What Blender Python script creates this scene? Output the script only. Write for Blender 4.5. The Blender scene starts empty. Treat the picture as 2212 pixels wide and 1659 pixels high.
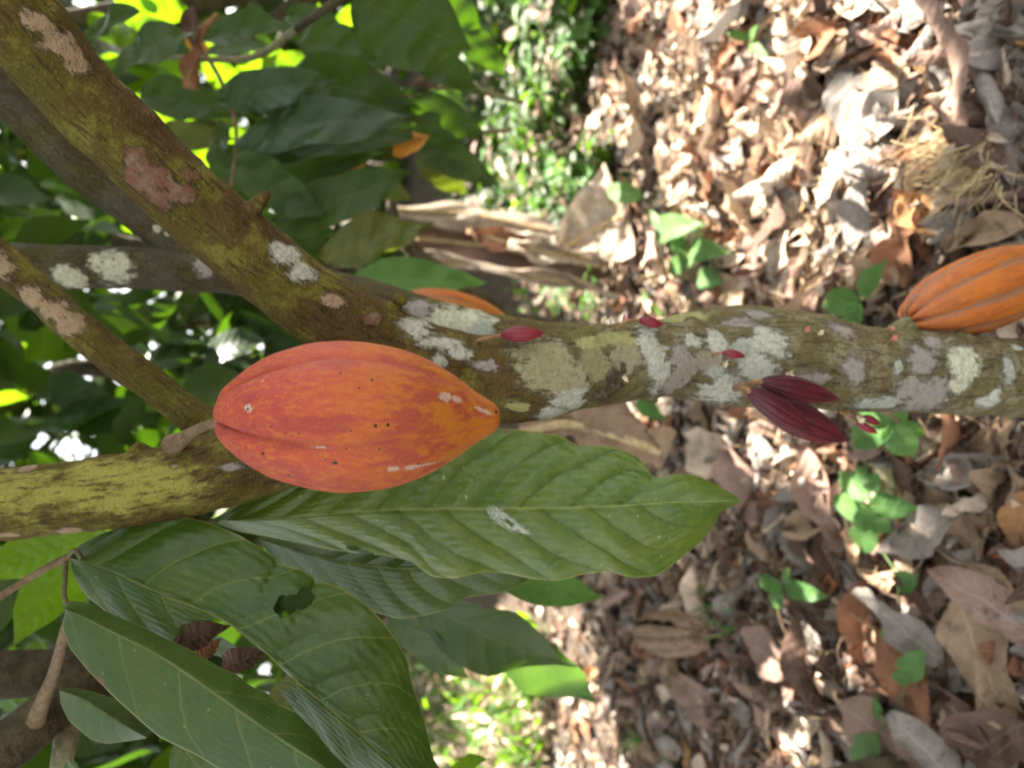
import bpy, bmesh, math, random
import numpy as np
from mathutils import Vector, Matrix, noise as mnoise
from mathutils.bvhtree import BVHTree

R = math.radians
rnd = random.Random(7)
npr = np.random.default_rng(11)
sc = bpy.context.scene
COL = sc.collection

# ------------------------------------------------------------------ camera
PITCH = R(15)
CAMH = 1.0
F = 1662.0                                   # focal length in px of a 2212 px wide picture
fw = np.array([0, math.cos(PITCH), -math.sin(PITCH)])
up = np.array([0, math.sin(PITCH), math.cos(PITCH)])
rt = np.array([1.0, 0, 0])
CAM = np.array([0, 0, CAMH])
DN = -up                                     # the phone is held sideways: picture right = world down


def P(px, py, d):
    return CAM + d * (fw + ((px - 1106) / F) * DN + ((829.5 - py) / F) * rt)


def proj(p):
    q = np.asarray(p) - CAM
    d = q @ fw
    return 1106 + F * (q @ DN) / d, 829.5 - F * (q @ rt) / d, d


def gdepth(px, py, z=0.0):
    ray = fw + ((px - 1106) / F) * DN + ((829.5 - py) / F) * rt
    return (z - CAMH) / ray[2]


def G(px, py, z=0.0):
    return P(px, py, gdepth(px, py, z))


cd = bpy.data.cameras.new('camera')
cam = bpy.data.objects.new('camera', cd)
COL.objects.link(cam)
sc.camera = cam
cam.matrix_world = Matrix((
    (DN[0], rt[0], -fw[0], CAM[0]),
    (DN[1], rt[1], -fw[1], CAM[1]),
    (DN[2], rt[2], -fw[2], CAM[2]),
    (0, 0, 0, 1)))
cd.sensor_fit = 'HORIZONTAL'
cd.sensor_width = 34.6
cd.lens = 34.6 * F / 2212
cd.clip_start = 0.02
cd.clip_end = 300
cd.dof.use_dof = True
cd.dof.focus_distance = 0.50
cd.dof.aperture_fstop = 5.6

# ------------------------------------------------------------------ light
SUN_EL, SUN_AZ = R(52), R(48)                # azimuth from +Y towards +X
sund = np.array([math.sin(SUN_AZ) * math.cos(SUN_EL), math.cos(SUN_AZ) * math.cos(SUN_EL), math.sin(SUN_EL)])
w = bpy.data.worlds.new('World')
sc.world = w
w.use_nodes = True
nt = w.node_tree
sky = nt.nodes.new('ShaderNodeTexSky')
sky.sky_type = 'NISHITA'
sky.sun_disc = False
sky.sun_elevation = SUN_EL
sky.sun_rotation = SUN_AZ
sky.dust_density = 2.5
hs = nt.nodes.new('ShaderNodeHueSaturation')
hs.inputs['Saturation'].default_value = 0.12
nt.links.new(sky.outputs[0], hs.inputs['Color'])
bgn = nt.nodes['Background']
nt.links.new(hs.outputs[0], bgn.inputs[0])
bgn.inputs[1].default_value = 0.08
sl = bpy.data.lights.new('sun', 'SUN')
sl.energy = 5.0
sl.angle = R(0.5)
sl.color = (1.0, 0.93, 0.82)
so = bpy.data.objects.new('sun', sl)
COL.objects.link(so)
so.rotation_euler = Vector(-sund).to_track_quat('-Z', 'Y').to_euler()
vs = sc.view_settings
vs.view_transform = 'Standard'
vs.look = 'None'
vs.exposure = 2.88
vs.gamma = 1
cy = sc.cycles
cy.max_bounces = 7
cy.diffuse_bounces = 4
cy.glossy_bounces = 2
cy.transmission_bounces = 4
cy.transparent_max_bounces = 4
cy.sample_clamp_indirect = 6
cy.use_denoising = True


# ------------------------------------------------------------------ node helper
class NT:
    def __init__(s, name):
        s.m = bpy.data.materials.new(name)
        s.m.use_nodes = True
        s.t = s.m.node_tree
        s.t.nodes.clear()
        s.out = s.t.nodes.new('ShaderNodeOutputMaterial')

    def n(s, ty, ins=None, **props):
        nd = s.t.nodes.new(ty)
        for k, v in props.items():
            setattr(nd, k, v)
        for k, v in (ins or {}).items():
            s.set(nd.inputs[k], v)
        return nd

    def set(s, inp, v):
        if hasattr(v, 'is_output'):
            s.t.links.new(v, inp)
        elif v is not None:
            if isinstance(v, (tuple, list)) and len(v) == 3 and inp.type == 'RGBA':
                v = (*v, 1)
            inp.default_value = v

    def m_(s, op, a, b=None, c=None, clamp=False):
        nd = s.t.nodes.new('ShaderNodeMath')
        nd.operation = op
        nd.use_clamp = clamp
        for i, v in enumerate((a, b, c)):
            if v is not None:
                s.set(nd.inputs[i], v)
        return nd.outputs[0]

    def noise(s, vec, scale, detail=3, rough=0.5, dist=0.0):
        nd = s.n('ShaderNodeTexNoise', {'Scale': scale, 'Detail': detail, 'Roughness': rough, 'Distortion': dist})
        if vec is not None:
            s.set(nd.inputs['Vector'], vec)
        return nd.outputs['Fac']

    def mix(s, f, a, b, mode='MIX'):
        nd = s.n('ShaderNodeMix', data_type='RGBA', blend_type=mode)
        s.set(nd.inputs[0], f)
        s.set(nd.inputs[6], a)
        s.set(nd.inputs[7], b)
        return nd.outputs[2]

    def ss(s, x, lo, hi):
        nd = s.n('ShaderNodeMapRange', {0: x, 1: lo, 2: hi, 3: 0.0, 4: 1.0}, interpolation_type='SMOOTHSTEP')
        return nd.outputs[0]

    def ramp(s, f, stops):
        nd = s.n('ShaderNodeValToRGB', {0: f})
        e = nd.color_ramp.elements
        while len(e) < len(stops):
            e.new(0.5)
        for el, (p, c) in zip(e, stops):
            el.position = p
            el.color = (*c, 1)
        return nd.outputs[0]

    def attr(s, name, kind='Fac'):
        return s.n('ShaderNodeAttribute', attribute_name=name).outputs[kind]

    def scale(s, vec, xyz):
        nd = s.n('ShaderNodeVectorMath', {0: vec, 1: xyz}, operation='MULTIPLY')
        return nd.outputs[0]

    def bump(s, h, strength, dist, normal=None):
        nd = s.n('ShaderNodeBump', {'Height': h, 'Strength': strength, 'Distance': dist})
        if normal is not None:
            s.set(nd.inputs['Normal'], normal)
        return nd.outputs[0]

    def pbsdf(s, col, rough=0.6, normal=None, spec=0.4, **kw):
        nd = s.n('ShaderNodeBsdfPrincipled', {'Base Color': col, 'Roughness': rough, 'Specular IOR Level': spec})
        if normal is not None:
            s.set(nd.inputs['Normal'], normal)
        for k, v in kw.items():
            s.set(nd.inputs[k], v)
        return nd.outputs[0]

    def done(s, sh):
        s.t.links.new(sh, s.out.inputs[0])
        return s.m


# ------------------------------------------------------------------ materials
def leaf_material(name, col, col2, vein, trans, nveins=10.0, tf=0.35, rough=0.42, fine=True, spots=0.0, wave=0.25, bumps=1.0, secc=None):
    """Green leaf: pinnate veins from the UV map (u along the midrib, v across), mottled colour, light passing through."""
    t = NT(name)
    uv = t.n('ShaderNodeUVMap').outputs[0]
    sep = t.n('ShaderNodeSeparateXYZ', {0: uv})
    u, v = sep.outputs[0], sep.outputs[1]
    sv = t.m_('MULTIPLY_ADD', v, 2.0, -1.0)
    av = t.m_('ABSOLUTE', sv)
    side = t.m_('GREATER_THAN', sv, 0.0)
    curve = t.m_('MULTIPLY_ADD', t.m_('MULTIPLY', av, av), 0.07, t.m_('MULTIPLY', av, 0.10))
    obj = t.n('ShaderNodeTexCoord').outputs['Object']
    big = t.noise(obj, 28, 3, 0.55)
    s_ = t.m_('MULTIPLY', t.m_('SUBTRACT', u, curve), nveins)
    s_ = t.m_('ADD', s_, t.m_('MULTIPLY', side, 0.42))
    s_ = t.m_('MULTIPLY_ADD', big, wave, s_)
    fr = t.m_('FRACT', s_)
    dist = t.m_('ABSOLUTE', t.m_('SUBTRACT', fr, 0.5))          # 0.5 on a vein
    sec = t.ss(dist, 0.462, 0.497)
    mid = t.m_('SUBTRACT', 1.0, t.ss(av, 0.008, 0.028))
    veins = t.m_('MAXIMUM', t.m_('MULTIPLY', sec, 0.6 if secc is None else 0.15), mid)
    cc = t.mix(t.ss(big, 0.35, 0.68), col, col2)
    nf = t.noise(obj, 160, 3, 0.6)
    cc = t.mix(t.m_('MULTIPLY', t.ss(nf, 0.45, 0.7), 0.35), cc, tuple(min(1, c * 1.6) for c in col2))
    h = t.m_('MULTIPLY', t.m_('POWER', t.m_('SUBTRACT', 1.0, t.m_('MULTIPLY', dist, 2.0)), 0.5), 1.0)
    if fine:
        crossn = t.m_('FRACT', t.m_('MULTIPLY_ADD', t.noise(obj, 60, 2), 1.6, t.m_('MULTIPLY', av, 8.0)))
        cd_ = t.m_('ABSOLUTE', t.m_('SUBTRACT', crossn, 0.5))
        ter = t.ss(cd_, 0.44, 0.5)
        veins = t.m_('MAXIMUM', veins, t.m_('MULTIPLY', ter, 0.13))
        h = t.m_('ADD', h, t.m_('MULTIPLY', t.m_('SUBTRACT', 0.5, cd_), 0.45))
    if secc:
        cc = t.mix(t.m_('MULTIPLY', t.ss(dist, 0.43, 0.49), 0.55), cc, secc)
    cc = t.mix(t.m_('MULTIPLY', veins, 0.75), cc, vein)
    if fine:
        cc = t.mix(t.m_('MULTIPLY', t.ss(av, 0.972, 0.99), 0.6), cc, (0.26, 0.27, 0.09))
        br = t.ss(t.m_('ADD', t.noise(obj, 40, 4, 0.6), t.m_('MULTIPLY', t.ss(av, 0.85, 1.0), 0.17)), 0.76, 0.80)
        cc = t.mix(t.m_('MULTIPLY', br, 0.85), cc, (0.15, 0.085, 0.045))
        yp = t.ss(t.noise(obj, 17, 2, 0.5), 0.58, 0.72)
        cc = t.mix(t.m_('MULTIPLY', yp, 0.45), cc, tuple(c * f for c, f in zip(col2, (1.35, 1.1, .8))))
    if spots:
        sp = t.ss(t.noise(obj, 230, 2, 0.5), 0.70, 0.75)
        cc = t.mix(t.m_('MULTIPLY', sp, spots), cc, (0.42, 0.40, 0.22))
        sp2 = t.ss(t.noise(obj, 55, 4, 0.6), 0.69, 0.73)
        cc = t.mix(t.m_('MULTIPLY', sp2, spots), cc, (0.10, 0.06, 0.03))
    fade = t.m_('MULTIPLY', t.ss(t.m_('SUBTRACT', 1.0, u), 0.02, 0.25), t.ss(u, 0.0, 0.2))
    if fine:
        fade = t.m_('MULTIPLY', fade, t.attr('rel'))
    nrm = t.bump(t.m_('MULTIPLY', h, fade), 0.55 * bumps, 0.0022)
    nrm = t.bump(nf, 0.25, 0.0006, nrm)
    p = t.pbsdf(cc, t.m_('MULTIPLY_ADD', nf, 0.25, rough - 0.12), nrm, 0.42 if fine else 0.32)
    tc = t.mix(t.m_('MULTIPLY', veins, 0.5), trans, tuple(c * 0.4 for c in trans))
    tr = t.n('ShaderNodeBsdfTranslucent', {'Color': tc}).outputs[0]
    mx = t.n('ShaderNodeMixShader', {0: tf, 1: p, 2: tr}).outputs[0]
    return t.done(mx)


M = {}
GREEN = (0.040, 0.085, 0.022)
M['leaf_main'] = leaf_material('green_leaf_mature', (0.062, 0.118, 0.016), (0.105, 0.150, 0.020), (0.24, 0.30, 0.07), (0.16, 0.30, 0.02), 11, 0.2, 0.36, True, 0.75, bumps=1.5, secc=(0.030, 0.062, 0.010))
M['leaf_deep'] = leaf_material('green_leaf_deep', (0.030, 0.066, 0.009), (0.050, 0.084, 0.011), (0.20, 0.23, 0.06), (0.12, 0.26, 0.02), 9, 0.18, 0.40, True, 0.35, bumps=1.1)
M['leaf_dull'] = leaf_material('green_leaf_dull', (0.036, 0.074, 0.016), (0.048, 0.084, 0.016), (0.17, 0.18, 0.05), (0.12, 0.24, 0.02), 6, 0.15, 0.6, True, 0.3, bumps=0.6)
M['leaf_dark'] = leaf_material('green_leaf_dark', (0.020, 0.045, 0.007), (0.036, 0.056, 0.009), (0.10, 0.125, 0.035), (0.11, 0.26, 0.008), 8, 0.2, 0.52, False, 0.0, bumps=0.75)
M['leaf_blue'] = leaf_material('green_leaf_glossy', (0.018, 0.042, 0.014), (0.028, 0.054, 0.015), (0.09, 0.11, 0.04), (0.10, 0.24, 0.01), 8, 0.14, 0.34, False, 0.0, bumps=0.7)
M['leaf_olive'] = leaf_material('green_leaf_olive', (0.050, 0.062, 0.010), (0.072, 0.078, 0.012), (0.12, 0.13, 0.04), (0.20, 0.28, 0.012), 11, 0.24, 0.5, False, 0.2, bumps=0.6)
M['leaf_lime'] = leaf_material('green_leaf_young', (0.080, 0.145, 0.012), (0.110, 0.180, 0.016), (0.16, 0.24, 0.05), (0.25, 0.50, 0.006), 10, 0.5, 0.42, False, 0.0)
M['leaf_weed'] = leaf_material('weed_leaf', (0.055, 0.135, 0.036), (0.085, 0.180, 0.045), (0.15, 0.25, 0.08), (0.20, 0.40, 0.04), 7, 0.3, 0.55, False, 0.0, bumps=0.6)
M['leaf_yellow'] = leaf_material('yellow_orange_leaf', (0.42, 0.22, 0.03), (0.50, 0.16, 0.03), (0.40, 0.30, 0.10), (0.6, 0.35, 0.03), 10, 0.35, 0.5, False, 0.3)


def dry_material(name, col, col2, vein, tf=0.12, rough=0.75, nv=9):
    t = NT(name)
    uv = t.n('ShaderNodeUVMap').outputs[0]
    sep = t.n('ShaderNodeSeparateXYZ', {0: uv})
    u, v = sep.outputs[0], sep.outputs[1]
    sv = t.m_('MULTIPLY_ADD', v, 2.0, -1.0)
    av = t.m_('ABSOLUTE', sv)
    pos = t.n('ShaderNodeNewGeometry').outputs['Position']
    big = t.noise(pos, 22, 4, 0.6)
    s_ = t.m_('MULTIPLY', t.m_('SUBTRACT', u, t.m_('MULTIPLY', av, 0.14)), nv)
    fr = t.m_('ABSOLUTE', t.m_('SUBTRACT', t.m_('FRACT', t.m_('MULTIPLY_ADD', big, 0.3, s_)), 0.5))
    sec = t.ss(fr, 0.44, 0.49)
    mid = t.m_('SUBTRACT', 1.0, t.ss(av, 0.02, 0.06))
    veins = t.m_('MAXIMUM', t.m_('MULTIPLY', sec, 0.45), t.m_('MULTIPLY', mid, 0.8))
    cc = t.mix(t.ss(big, 0.33, 0.68), col, col2)
    fn = t.noise(pos, 260, 3, 0.65)
    cc = t.mix(t.m_('MULTIPLY', t.ss(fn, 0.5, 0.72), 0.5), cc, tuple(c * 0.45 for c in col))
    blot = t.ss(t.noise(pos, 60, 4, 0.7), 0.60, 0.68)
    cc = t.mix(t.m_('MULTIPLY', blot, 0.6), cc, tuple(c * 0.33 for c in col))
    cc = t.mix(t.m_('MULTIPLY', veins, 0.6), cc, vein)
    h = t.m_('ADD', t.m_('MULTIPLY', t.m_('SUBTRACT', 0.5, fr), 1.2), t.m_('MULTIPLY', t.noise(pos, 90, 3, 0.6), 1.0))
    nrm = t.bump(h, 0.6, 0.003)
    p = t.pbsdf(cc, rough, nrm, 0.25)
    tr = t.n('ShaderNodeBsdfTranslucent', {'Color': tuple(c * 0.9 for c in col2)}).outputs[0]
    return t.done(t.n('ShaderNodeMixShader', {0: tf, 1: p, 2: tr}).outputs[0])


DRY = [
    ('tan', (0.25, 0.170, 0.105), (0.34, 0.235, 0.150), (0.48, 0.36, 0.24)),
    ('greyish', (0.185, 0.158, 0.135), (0.285, 0.250, 0.218), (0.38, 0.34, 0.29)),
    ('reddish brown', (0.19, 0.085, 0.045), (0.27, 0.125, 0.065), (0.36, 0.22, 0.13)),
    ('dark brown', (0.085, 0.050, 0.035), (0.14, 0.085, 0.060), (0.20, 0.14, 0.10)),
    ('pale straw', (0.46, 0.345, 0.245), (0.57, 0.455, 0.345), (0.62, 0.53, 0.42)),
    ('pinkish brown', (0.215, 0.138, 0.106), (0.30, 0.198, 0.152), (0.42, 0.31, 0.25)),
    ('orange brown', (0.31, 0.155, 0.060), (0.40, 0.215, 0.095), (0.46, 0.30, 0.15)),
]
DRYM = [dry_material('dry_leaf_' + n.replace(' ', '_'), a, b, c) for n, a, b, c in DRY]


def simple_material(name, c1, c2, scale=60, rough=0.7, bump=0.4, bdist=0.002, stretch=None, spec=0.3, contrast=(0.35, 0.65)):
    t = NT(name)
    co = t.n('ShaderNodeNewGeometry').outputs['Position']
    if stretch:
        co = t.scale(co, stretch)
    nn = t.noise(co, scale, 5, 0.65)
    cc = t.mix(t.ss(nn, *contrast), c1, c2)
    n2 = t.noise(co, scale * 5, 3, 0.6)
    cc = t.mix(t.m_('MULTIPLY', t.ss(n2, 0.5, 0.7), 0.45), cc, tuple(c * 0.4 for c in c1))
    nrm = t.bump(t.m_('ADD', nn, t.m_('MULTIPLY', n2, 0.5)), bump, bdist)
    return t.done(t.pbsdf(cc, rough, nrm, spec))


M['soil'] = simple_material('dark_soil', (0.042, 0.030, 0.021), (0.115, 0.083, 0.058), 45, 0.9, 0.8, 0.01)
M['twig'] = simple_material('brown_twig_bark', (0.13, 0.085, 0.045), (0.22, 0.16, 0.09), 120, 0.8, 0.6, 0.001)
M['twig_green'] = simple_material('green_stem', (0.07, 0.13, 0.04), (0.12, 0.20, 0.06), 120, 0.55, 0.2, 0.0005)
M['twig_olive'] = simple_material('olive_stem', (0.11, 0.11, 0.05), (0.19, 0.18, 0.09), 120, 0.7, 0.3, 0.001)
M['twig_rust'] = simple_material('rusty_stem', (0.22, 0.11, 0.05), (0.32, 0.19, 0.09), 150, 0.8, 0.4, 0.001)
M['straw'] = simple_material('dry_straw', (0.38, 0.27, 0.13), (0.55, 0.42, 0.24), 90, 0.8, 0.3, 0.001)
M['husk'] = simple_material('dry_husk', (0.16, 0.10, 0.06), (0.30, 0.20, 0.125), 70, 0.85, 0.9, 0.004, (1, 1, 1))
M['far_bark'] = simple_material('far_tree_bark', (0.032, 0.026, 0.012), (0.082, 0.068, 0.034), 25, 0.9, 0.8, 0.01)
M['flower'] = simple_material('cream_petal', (0.62, 0.52, 0.33), (0.72, 0.62, 0.42), 200, 0.6, 0.1, 0.001)
M['flower_pink'] = simple_material('pink_petal', (0.55, 0.16, 0.15), (0.68, 0.26, 0.22), 200, 0.5, 0.1, 0.001)
M['banana'] = dry_material('dry_palm_sheet', (0.33, 0.25, 0.18), (0.47, 0.39, 0.30), (0.55, 0.48, 0.38), 0.1, 0.7, 40)


def bark_material():
    t = NT('mossy_lichened_bark')
    b = t.attr('bco', 'Vector')
    pos = t.n('ShaderNodeNewGeometry').outputs['Position']
    base = t.mix(t.ss(t.noise(pos, 16, 4, 0.6), 0.38, 0.62), (0.090, 0.075, 0.011), (0.092, 0.056, 0.017))
    base = t.mix(t.ss(t.noise(pos, 38, 4, 0.65), 0.50, 0.66), base, (0.165, 0.150, 0.026))
    lo = t.attr('low')                                           # lower trunk: greyer bark
    base = t.mix(t.m_('MULTIPLY', lo, 0.65), base, t.mix(t.noise(pos, 30, 4), (0.115, 0.095, 0.040), (0.20, 0.165, 0.092)))
    wash = t.m_('MULTIPLY', t.ss(t.noise(pos, 55, 6, 0.75), 0.47, 0.60), lo)
    base = t.mix(t.m_('MULTIPLY', wash, 0.55), base, t.mix(t.noise(pos, 25, 2), (0.36, 0.33, 0.23), (0.27, 0.26, 0.13)))
    yl = t.attr('yel')
    yn = t.noise(t.scale(b, (0.5, 1, 1)), 110, 4, 0.7)
    base = t.mix(t.ss(t.m_('ADD', t.m_('MULTIPLY', yn, 0.9), yl), 0.72, 0.98), base, (0.30, 0.29, 0.065))
    base = t.mix(t.m_('MULTIPLY', t.attr('shade_dk'), 0.75), base, t.mix(t.ss(t.noise(pos, 30, 4), 0.4, 0.6), (0.042, 0.040, 0.016), (0.062, 0.062, 0.048)))  # darker tone standing in for shade on the rear limbs
    streak = t.noise(t.scale(b, (0.16, 1, 1)), 300, 4, 0.6)
    base = t.mix(t.m_('MULTIPLY', t.ss(streak, 0.53, 0.64), 0.75), base, (0.035, 0.026, 0.012))
    speck = t.noise(pos, 420, 3, 0.7)
    base = t.mix(t.m_('MULTIPLY', t.ss(speck, 0.54, 0.70), 0.4), base, (0.24, 0.21, 0.09))
    base = t.mix(t.m_('MULTIPLY', t.ss(speck, 0.46, 0.32), 0.5), base, (0.05, 0.035, 0.015))
    li = t.attr('lich')
    lc = t.attr('lcol', 'Color')
    e = t.m_('MULTIPLY', t.m_('SUBTRACT', t.noise(t.scale(b, (0.45, 1, 1)), 170, 6, 0.8), 0.5), 2.3)
    e2 = t.m_('MULTIPLY', t.m_('SUBTRACT', t.noise(pos, 48, 4, 0.65), 0.5), 1.7)
    fld = t.m_('ADD', t.m_('ADD', li, e), e2)
    mask = t.ss(fld, 0.04, 0.42)
    ln = t.noise(pos, 240, 4, 0.7)
    lcc = t.mix(t.ss(ln, 0.42, 0.66), lc, t.mix(0.45, lc, (0.13, 0.11, 0.07)))
    lcc = t.mix(t.m_('MULTIPLY', t.ss(t.noise(pos, 90, 5, 0.7), 0.45, 0.62), 0.3), lcc, (0.33, 0.33, 0.20))
    rim = t.m_('MULTIPLY', mask, t.m_('SUBTRACT', 1.0, t.ss(fld, 0.26, 0.42)))
    lcc = t.mix(t.m_('MULTIPLY', rim, 0.08), lcc, (0.62, 0.62, 0.56))
    cc = t.mix(t.m_('MULTIPLY', mask, 0.93), base, lcc)
    h = t.m_('ADD', t.m_('MULTIPLY', streak, -0.8), t.m_('MULTIPLY', speck, 0.8))
    h = t.m_('ADD', h, t.m_('MULTIPLY', mask, 0.5))
    h = t.m_('ADD', h, t.m_('MULTIPLY', ln, t.m_('MULTIPLY', mask, 0.5)))
    nrm = t.bump(h, 0.85, 0.0028)
    return t.done(t.pbsdf(cc, 0.88, nrm, 0.2))


M['bark'] = bark_material()


def pod_material(name, base_c, mid_c, tip_c, streak_c, furrow_c, furrow_amt, rough=0.5, fbias=0.0):
    """Ripe pod: colour runs from the stalk end to the tip; 'pu' = place along the pod, 'fur' = depth in a furrow, 'scar', 'hole'."""
    t = NT(name)
    pu = t.attr('pu')
    pc = t.attr('pco', 'Vector')
    pos = t.n('ShaderNodeTexCoord').outputs['Object']
    cloud = t.noise(pos, 26, 4, 0.6)
    g = t.m_('ADD', pu, t.m_('MULTIPLY', t.m_('SUBTRACT', cloud, 0.5), 0.9))
    cc = t.ramp(g, [(0.0, base_c), (0.45, mid_c), (0.85, tip_c)])
    st = t.noise(t.scale(pc, (0.30, 1, 1)), 380, 6, 0.78)
    cc = t.mix(t.m_('MULTIPLY', t.ss(st, 0.47, 0.60), 0.65), cc, streak_c)
    st2 = t.noise(t.scale(pc, (0.3, 1, 1)), 90, 4, 0.65)
    cc = t.mix(t.m_('MULTIPLY', t.ss(st2, 0.48, 0.62), 0.7), cc, tuple(c * f for c, f in zip(base_c, (0.82, 0.8, 0.9))))
    fur = t.attr('fur')
    fur = t.m_('ADD', fur, fbias)
    bigp = t.noise(t.scale(pc, (0.45, 1, 1)), 70, 4, 0.7)
    fm = t.ss(t.m_('ADD', t.m_('ADD', fur, t.m_('MULTIPLY', t.m_('SUBTRACT', st, 0.5), 1.4)), t.m_('MULTIPLY', t.m_('SUBTRACT', bigp, 0.5), 2.2)), 0.45, 0.75)
    cc = t.mix(t.m_('MULTIPLY', fm, furrow_amt), cc, furrow_c)
    fine = t.noise(pos, 900, 2, 0.5)
    cc = t.mix(t.m_('MULTIPLY', t.ss(fine, 0.55, 0.7), 0.3), cc, tuple(min(1, c * 1.25) for c in streak_c))
    bl = t.ss(t.noise(t.scale(pc, (0.6, 1, 1)), 170, 2, 0.4), 0.735, 0.76)
    cc = t.mix(bl, cc, (0.05, 0.03, 0.012))
    sn = t.m_('MULTIPLY', t.m_('SUBTRACT', t.noise(pos, 420, 5, 0.8), 0.5), 2.4)
    sm = t.ss(t.m_('ADD', t.attr('scar'), sn), 0.2, 0.45)
    cc = t.mix(t.m_('MULTIPLY', sm, 0.8), cc, (0.50, 0.37, 0.29))
    hm = t.ss(t.m_('ADD', t.attr('hole'), t.m_('MULTIPLY', sn, 0.35)), 0.15, 0.35)
    cc = t.mix(hm, cc, (0.022, 0.014, 0.010))
    h = t.m_('ADD', t.m_('MULTIPLY', st, 0.6), t.m_('MULTIPLY', fine, 0.5))
    h = t.m_('ADD', h, t.m_('MULTIPLY', sm, 0.4))
    nrm = t.bump(h, 0.5, 0.0014)
    p = t.pbsdf(cc, t.m_('MULTIPLY_ADD', st, 0.25, rough - 0.1), nrm, 0.4)
    nd = p.node
    nd.inputs['Sheen Weight'].default_value = 0.05
    nd.inputs['Sheen Roughness'].default_value = 0.4
    return t.done(p)


M['pod'] = pod_material('ripe_pod_skin', (0.35, 0.040, 0.036), (0.41, 0.066, 0.023), (0.42, 0.135, 0.010), (0.50, 0.155, 0.020), (0.30, 0.042, 0.030), 0.35, 0.6)
M['pod_ridged'] = pod_material('ridged_pod_skin', (0.36, 0.090, 0.022), (0.45, 0.125, 0.012), (0.46, 0.17, 0.010), (0.48, 0.17, 0.02), (0.25, 0.150, 0.095), 0.7, 0.5, 0.06)
M['cherelle'] = pod_material('young_pod_skin', (0.065, 0.011, 0.020), (0.090, 0.011, 0.019), (0.140, 0.012, 0.019), (0.11, 0.016, 0.024), (0.036, 0.008, 0.014), 0.6, 0.35)
M['cherelle_red'] = pod_material('young_red_pod_skin', (0.15, 0.013, 0.022), (0.21, 0.014, 0.025), (0.25, 0.015, 0.025), (0.22, 0.022, 0.032), (0.06, 0.008, 0.014), 0.7, 0.4)


# ------------------------------------------------------------------ object helpers
def tag(o, label=None, cat=None, group=None, kind=None):
    if label:
        o['label'] = label
    if cat:
        o['category'] = cat
    if group:
        o['group'] = group
    if kind:
        o['kind'] = kind
    return o


def empty(name, loc=(0, 0, 0)):
    o = bpy.data.objects.new(name, None)
    o.location = loc
    o.empty_display_size = 0.05
    COL.objects.link(o)
    return o


def link(name, me, mat=None, parent=None, smooth=True):
    o = bpy.data.objects.new(name, me)
    COL.objects.link(o)
    if mat is not None:
        for m in (mat if isinstance(mat, list) else [mat]):
            me.materials.append(m)
    if smooth and len(me.polygons):
        me.polygons.foreach_set('use_smooth', [True] * len(me.polygons))
    if parent is not None:
        o.parent = parent
        o.location = Vector(o.location) - parent.location        # mesh points are in world space
    return o


def mesh_from(name, V, Fc, uv=None, mi=None):
    me = bpy.data.meshes.new(name)
    V = np.asarray(V, dtype=np.float32)
    Fc = np.asarray(Fc, dtype=np.int32)
    k = Fc.shape[1]
    me.vertices.add(len(V))
    me.vertices.foreach_set('co', V.ravel())
    me.loops.add(Fc.size)
    me.loops.foreach_set('vertex_index', Fc.ravel())
    me.polygons.add(len(Fc))
    me.polygons.foreach_set('loop_start', np.arange(0, Fc.size, k, dtype=np.int32))
    if uv is not None:
        l = me.uv_layers.new(name='UVMap')
        l.data.foreach_set('uv', np.asarray(uv, dtype=np.float32)[Fc.ravel()].ravel())
    if mi is not None:
        me.polygons.foreach_set('material_index', np.asarray(mi, dtype=np.int32))
    me.update()
    return me


def cr(pts, n):
    """Catmull-Rom through rows of pts, n rows out, even in arc length of the first three columns."""
    p = np.asarray(pts, float)
    p = np.vstack([2 * p[0] - p[1], p, 2 * p[-1] - p[-2]])
    out = []
    for i in range(1, len(p) - 2):
        for t in np.linspace(0, 1, 16, endpoint=False):
            a, b, c, d = p[i - 1], p[i], p[i + 1], p[i + 2]
            out.append(0.5 * (2 * b + (c - a) * t + (2 * a - 5 * b + 4 * c - d) * t * t + (3 * b - a - 3 * c + d) * t ** 3))
    out.append(p[-2])
    out = np.array(out)
    return resample(out, n)


def resample(p, n, cols=3):
    p = np.asarray(p, float)
    k = min(cols, p.shape[1])
    d = np.r_[0, np.cumsum(np.linalg.norm(np.diff(p[:, :k], axis=0), axis=1))]
    s = np.linspace(0, d[-1], n)
    return np.stack([np.interp(s, d, p[:, j]) for j in range(p.shape[1])], 1)


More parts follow.
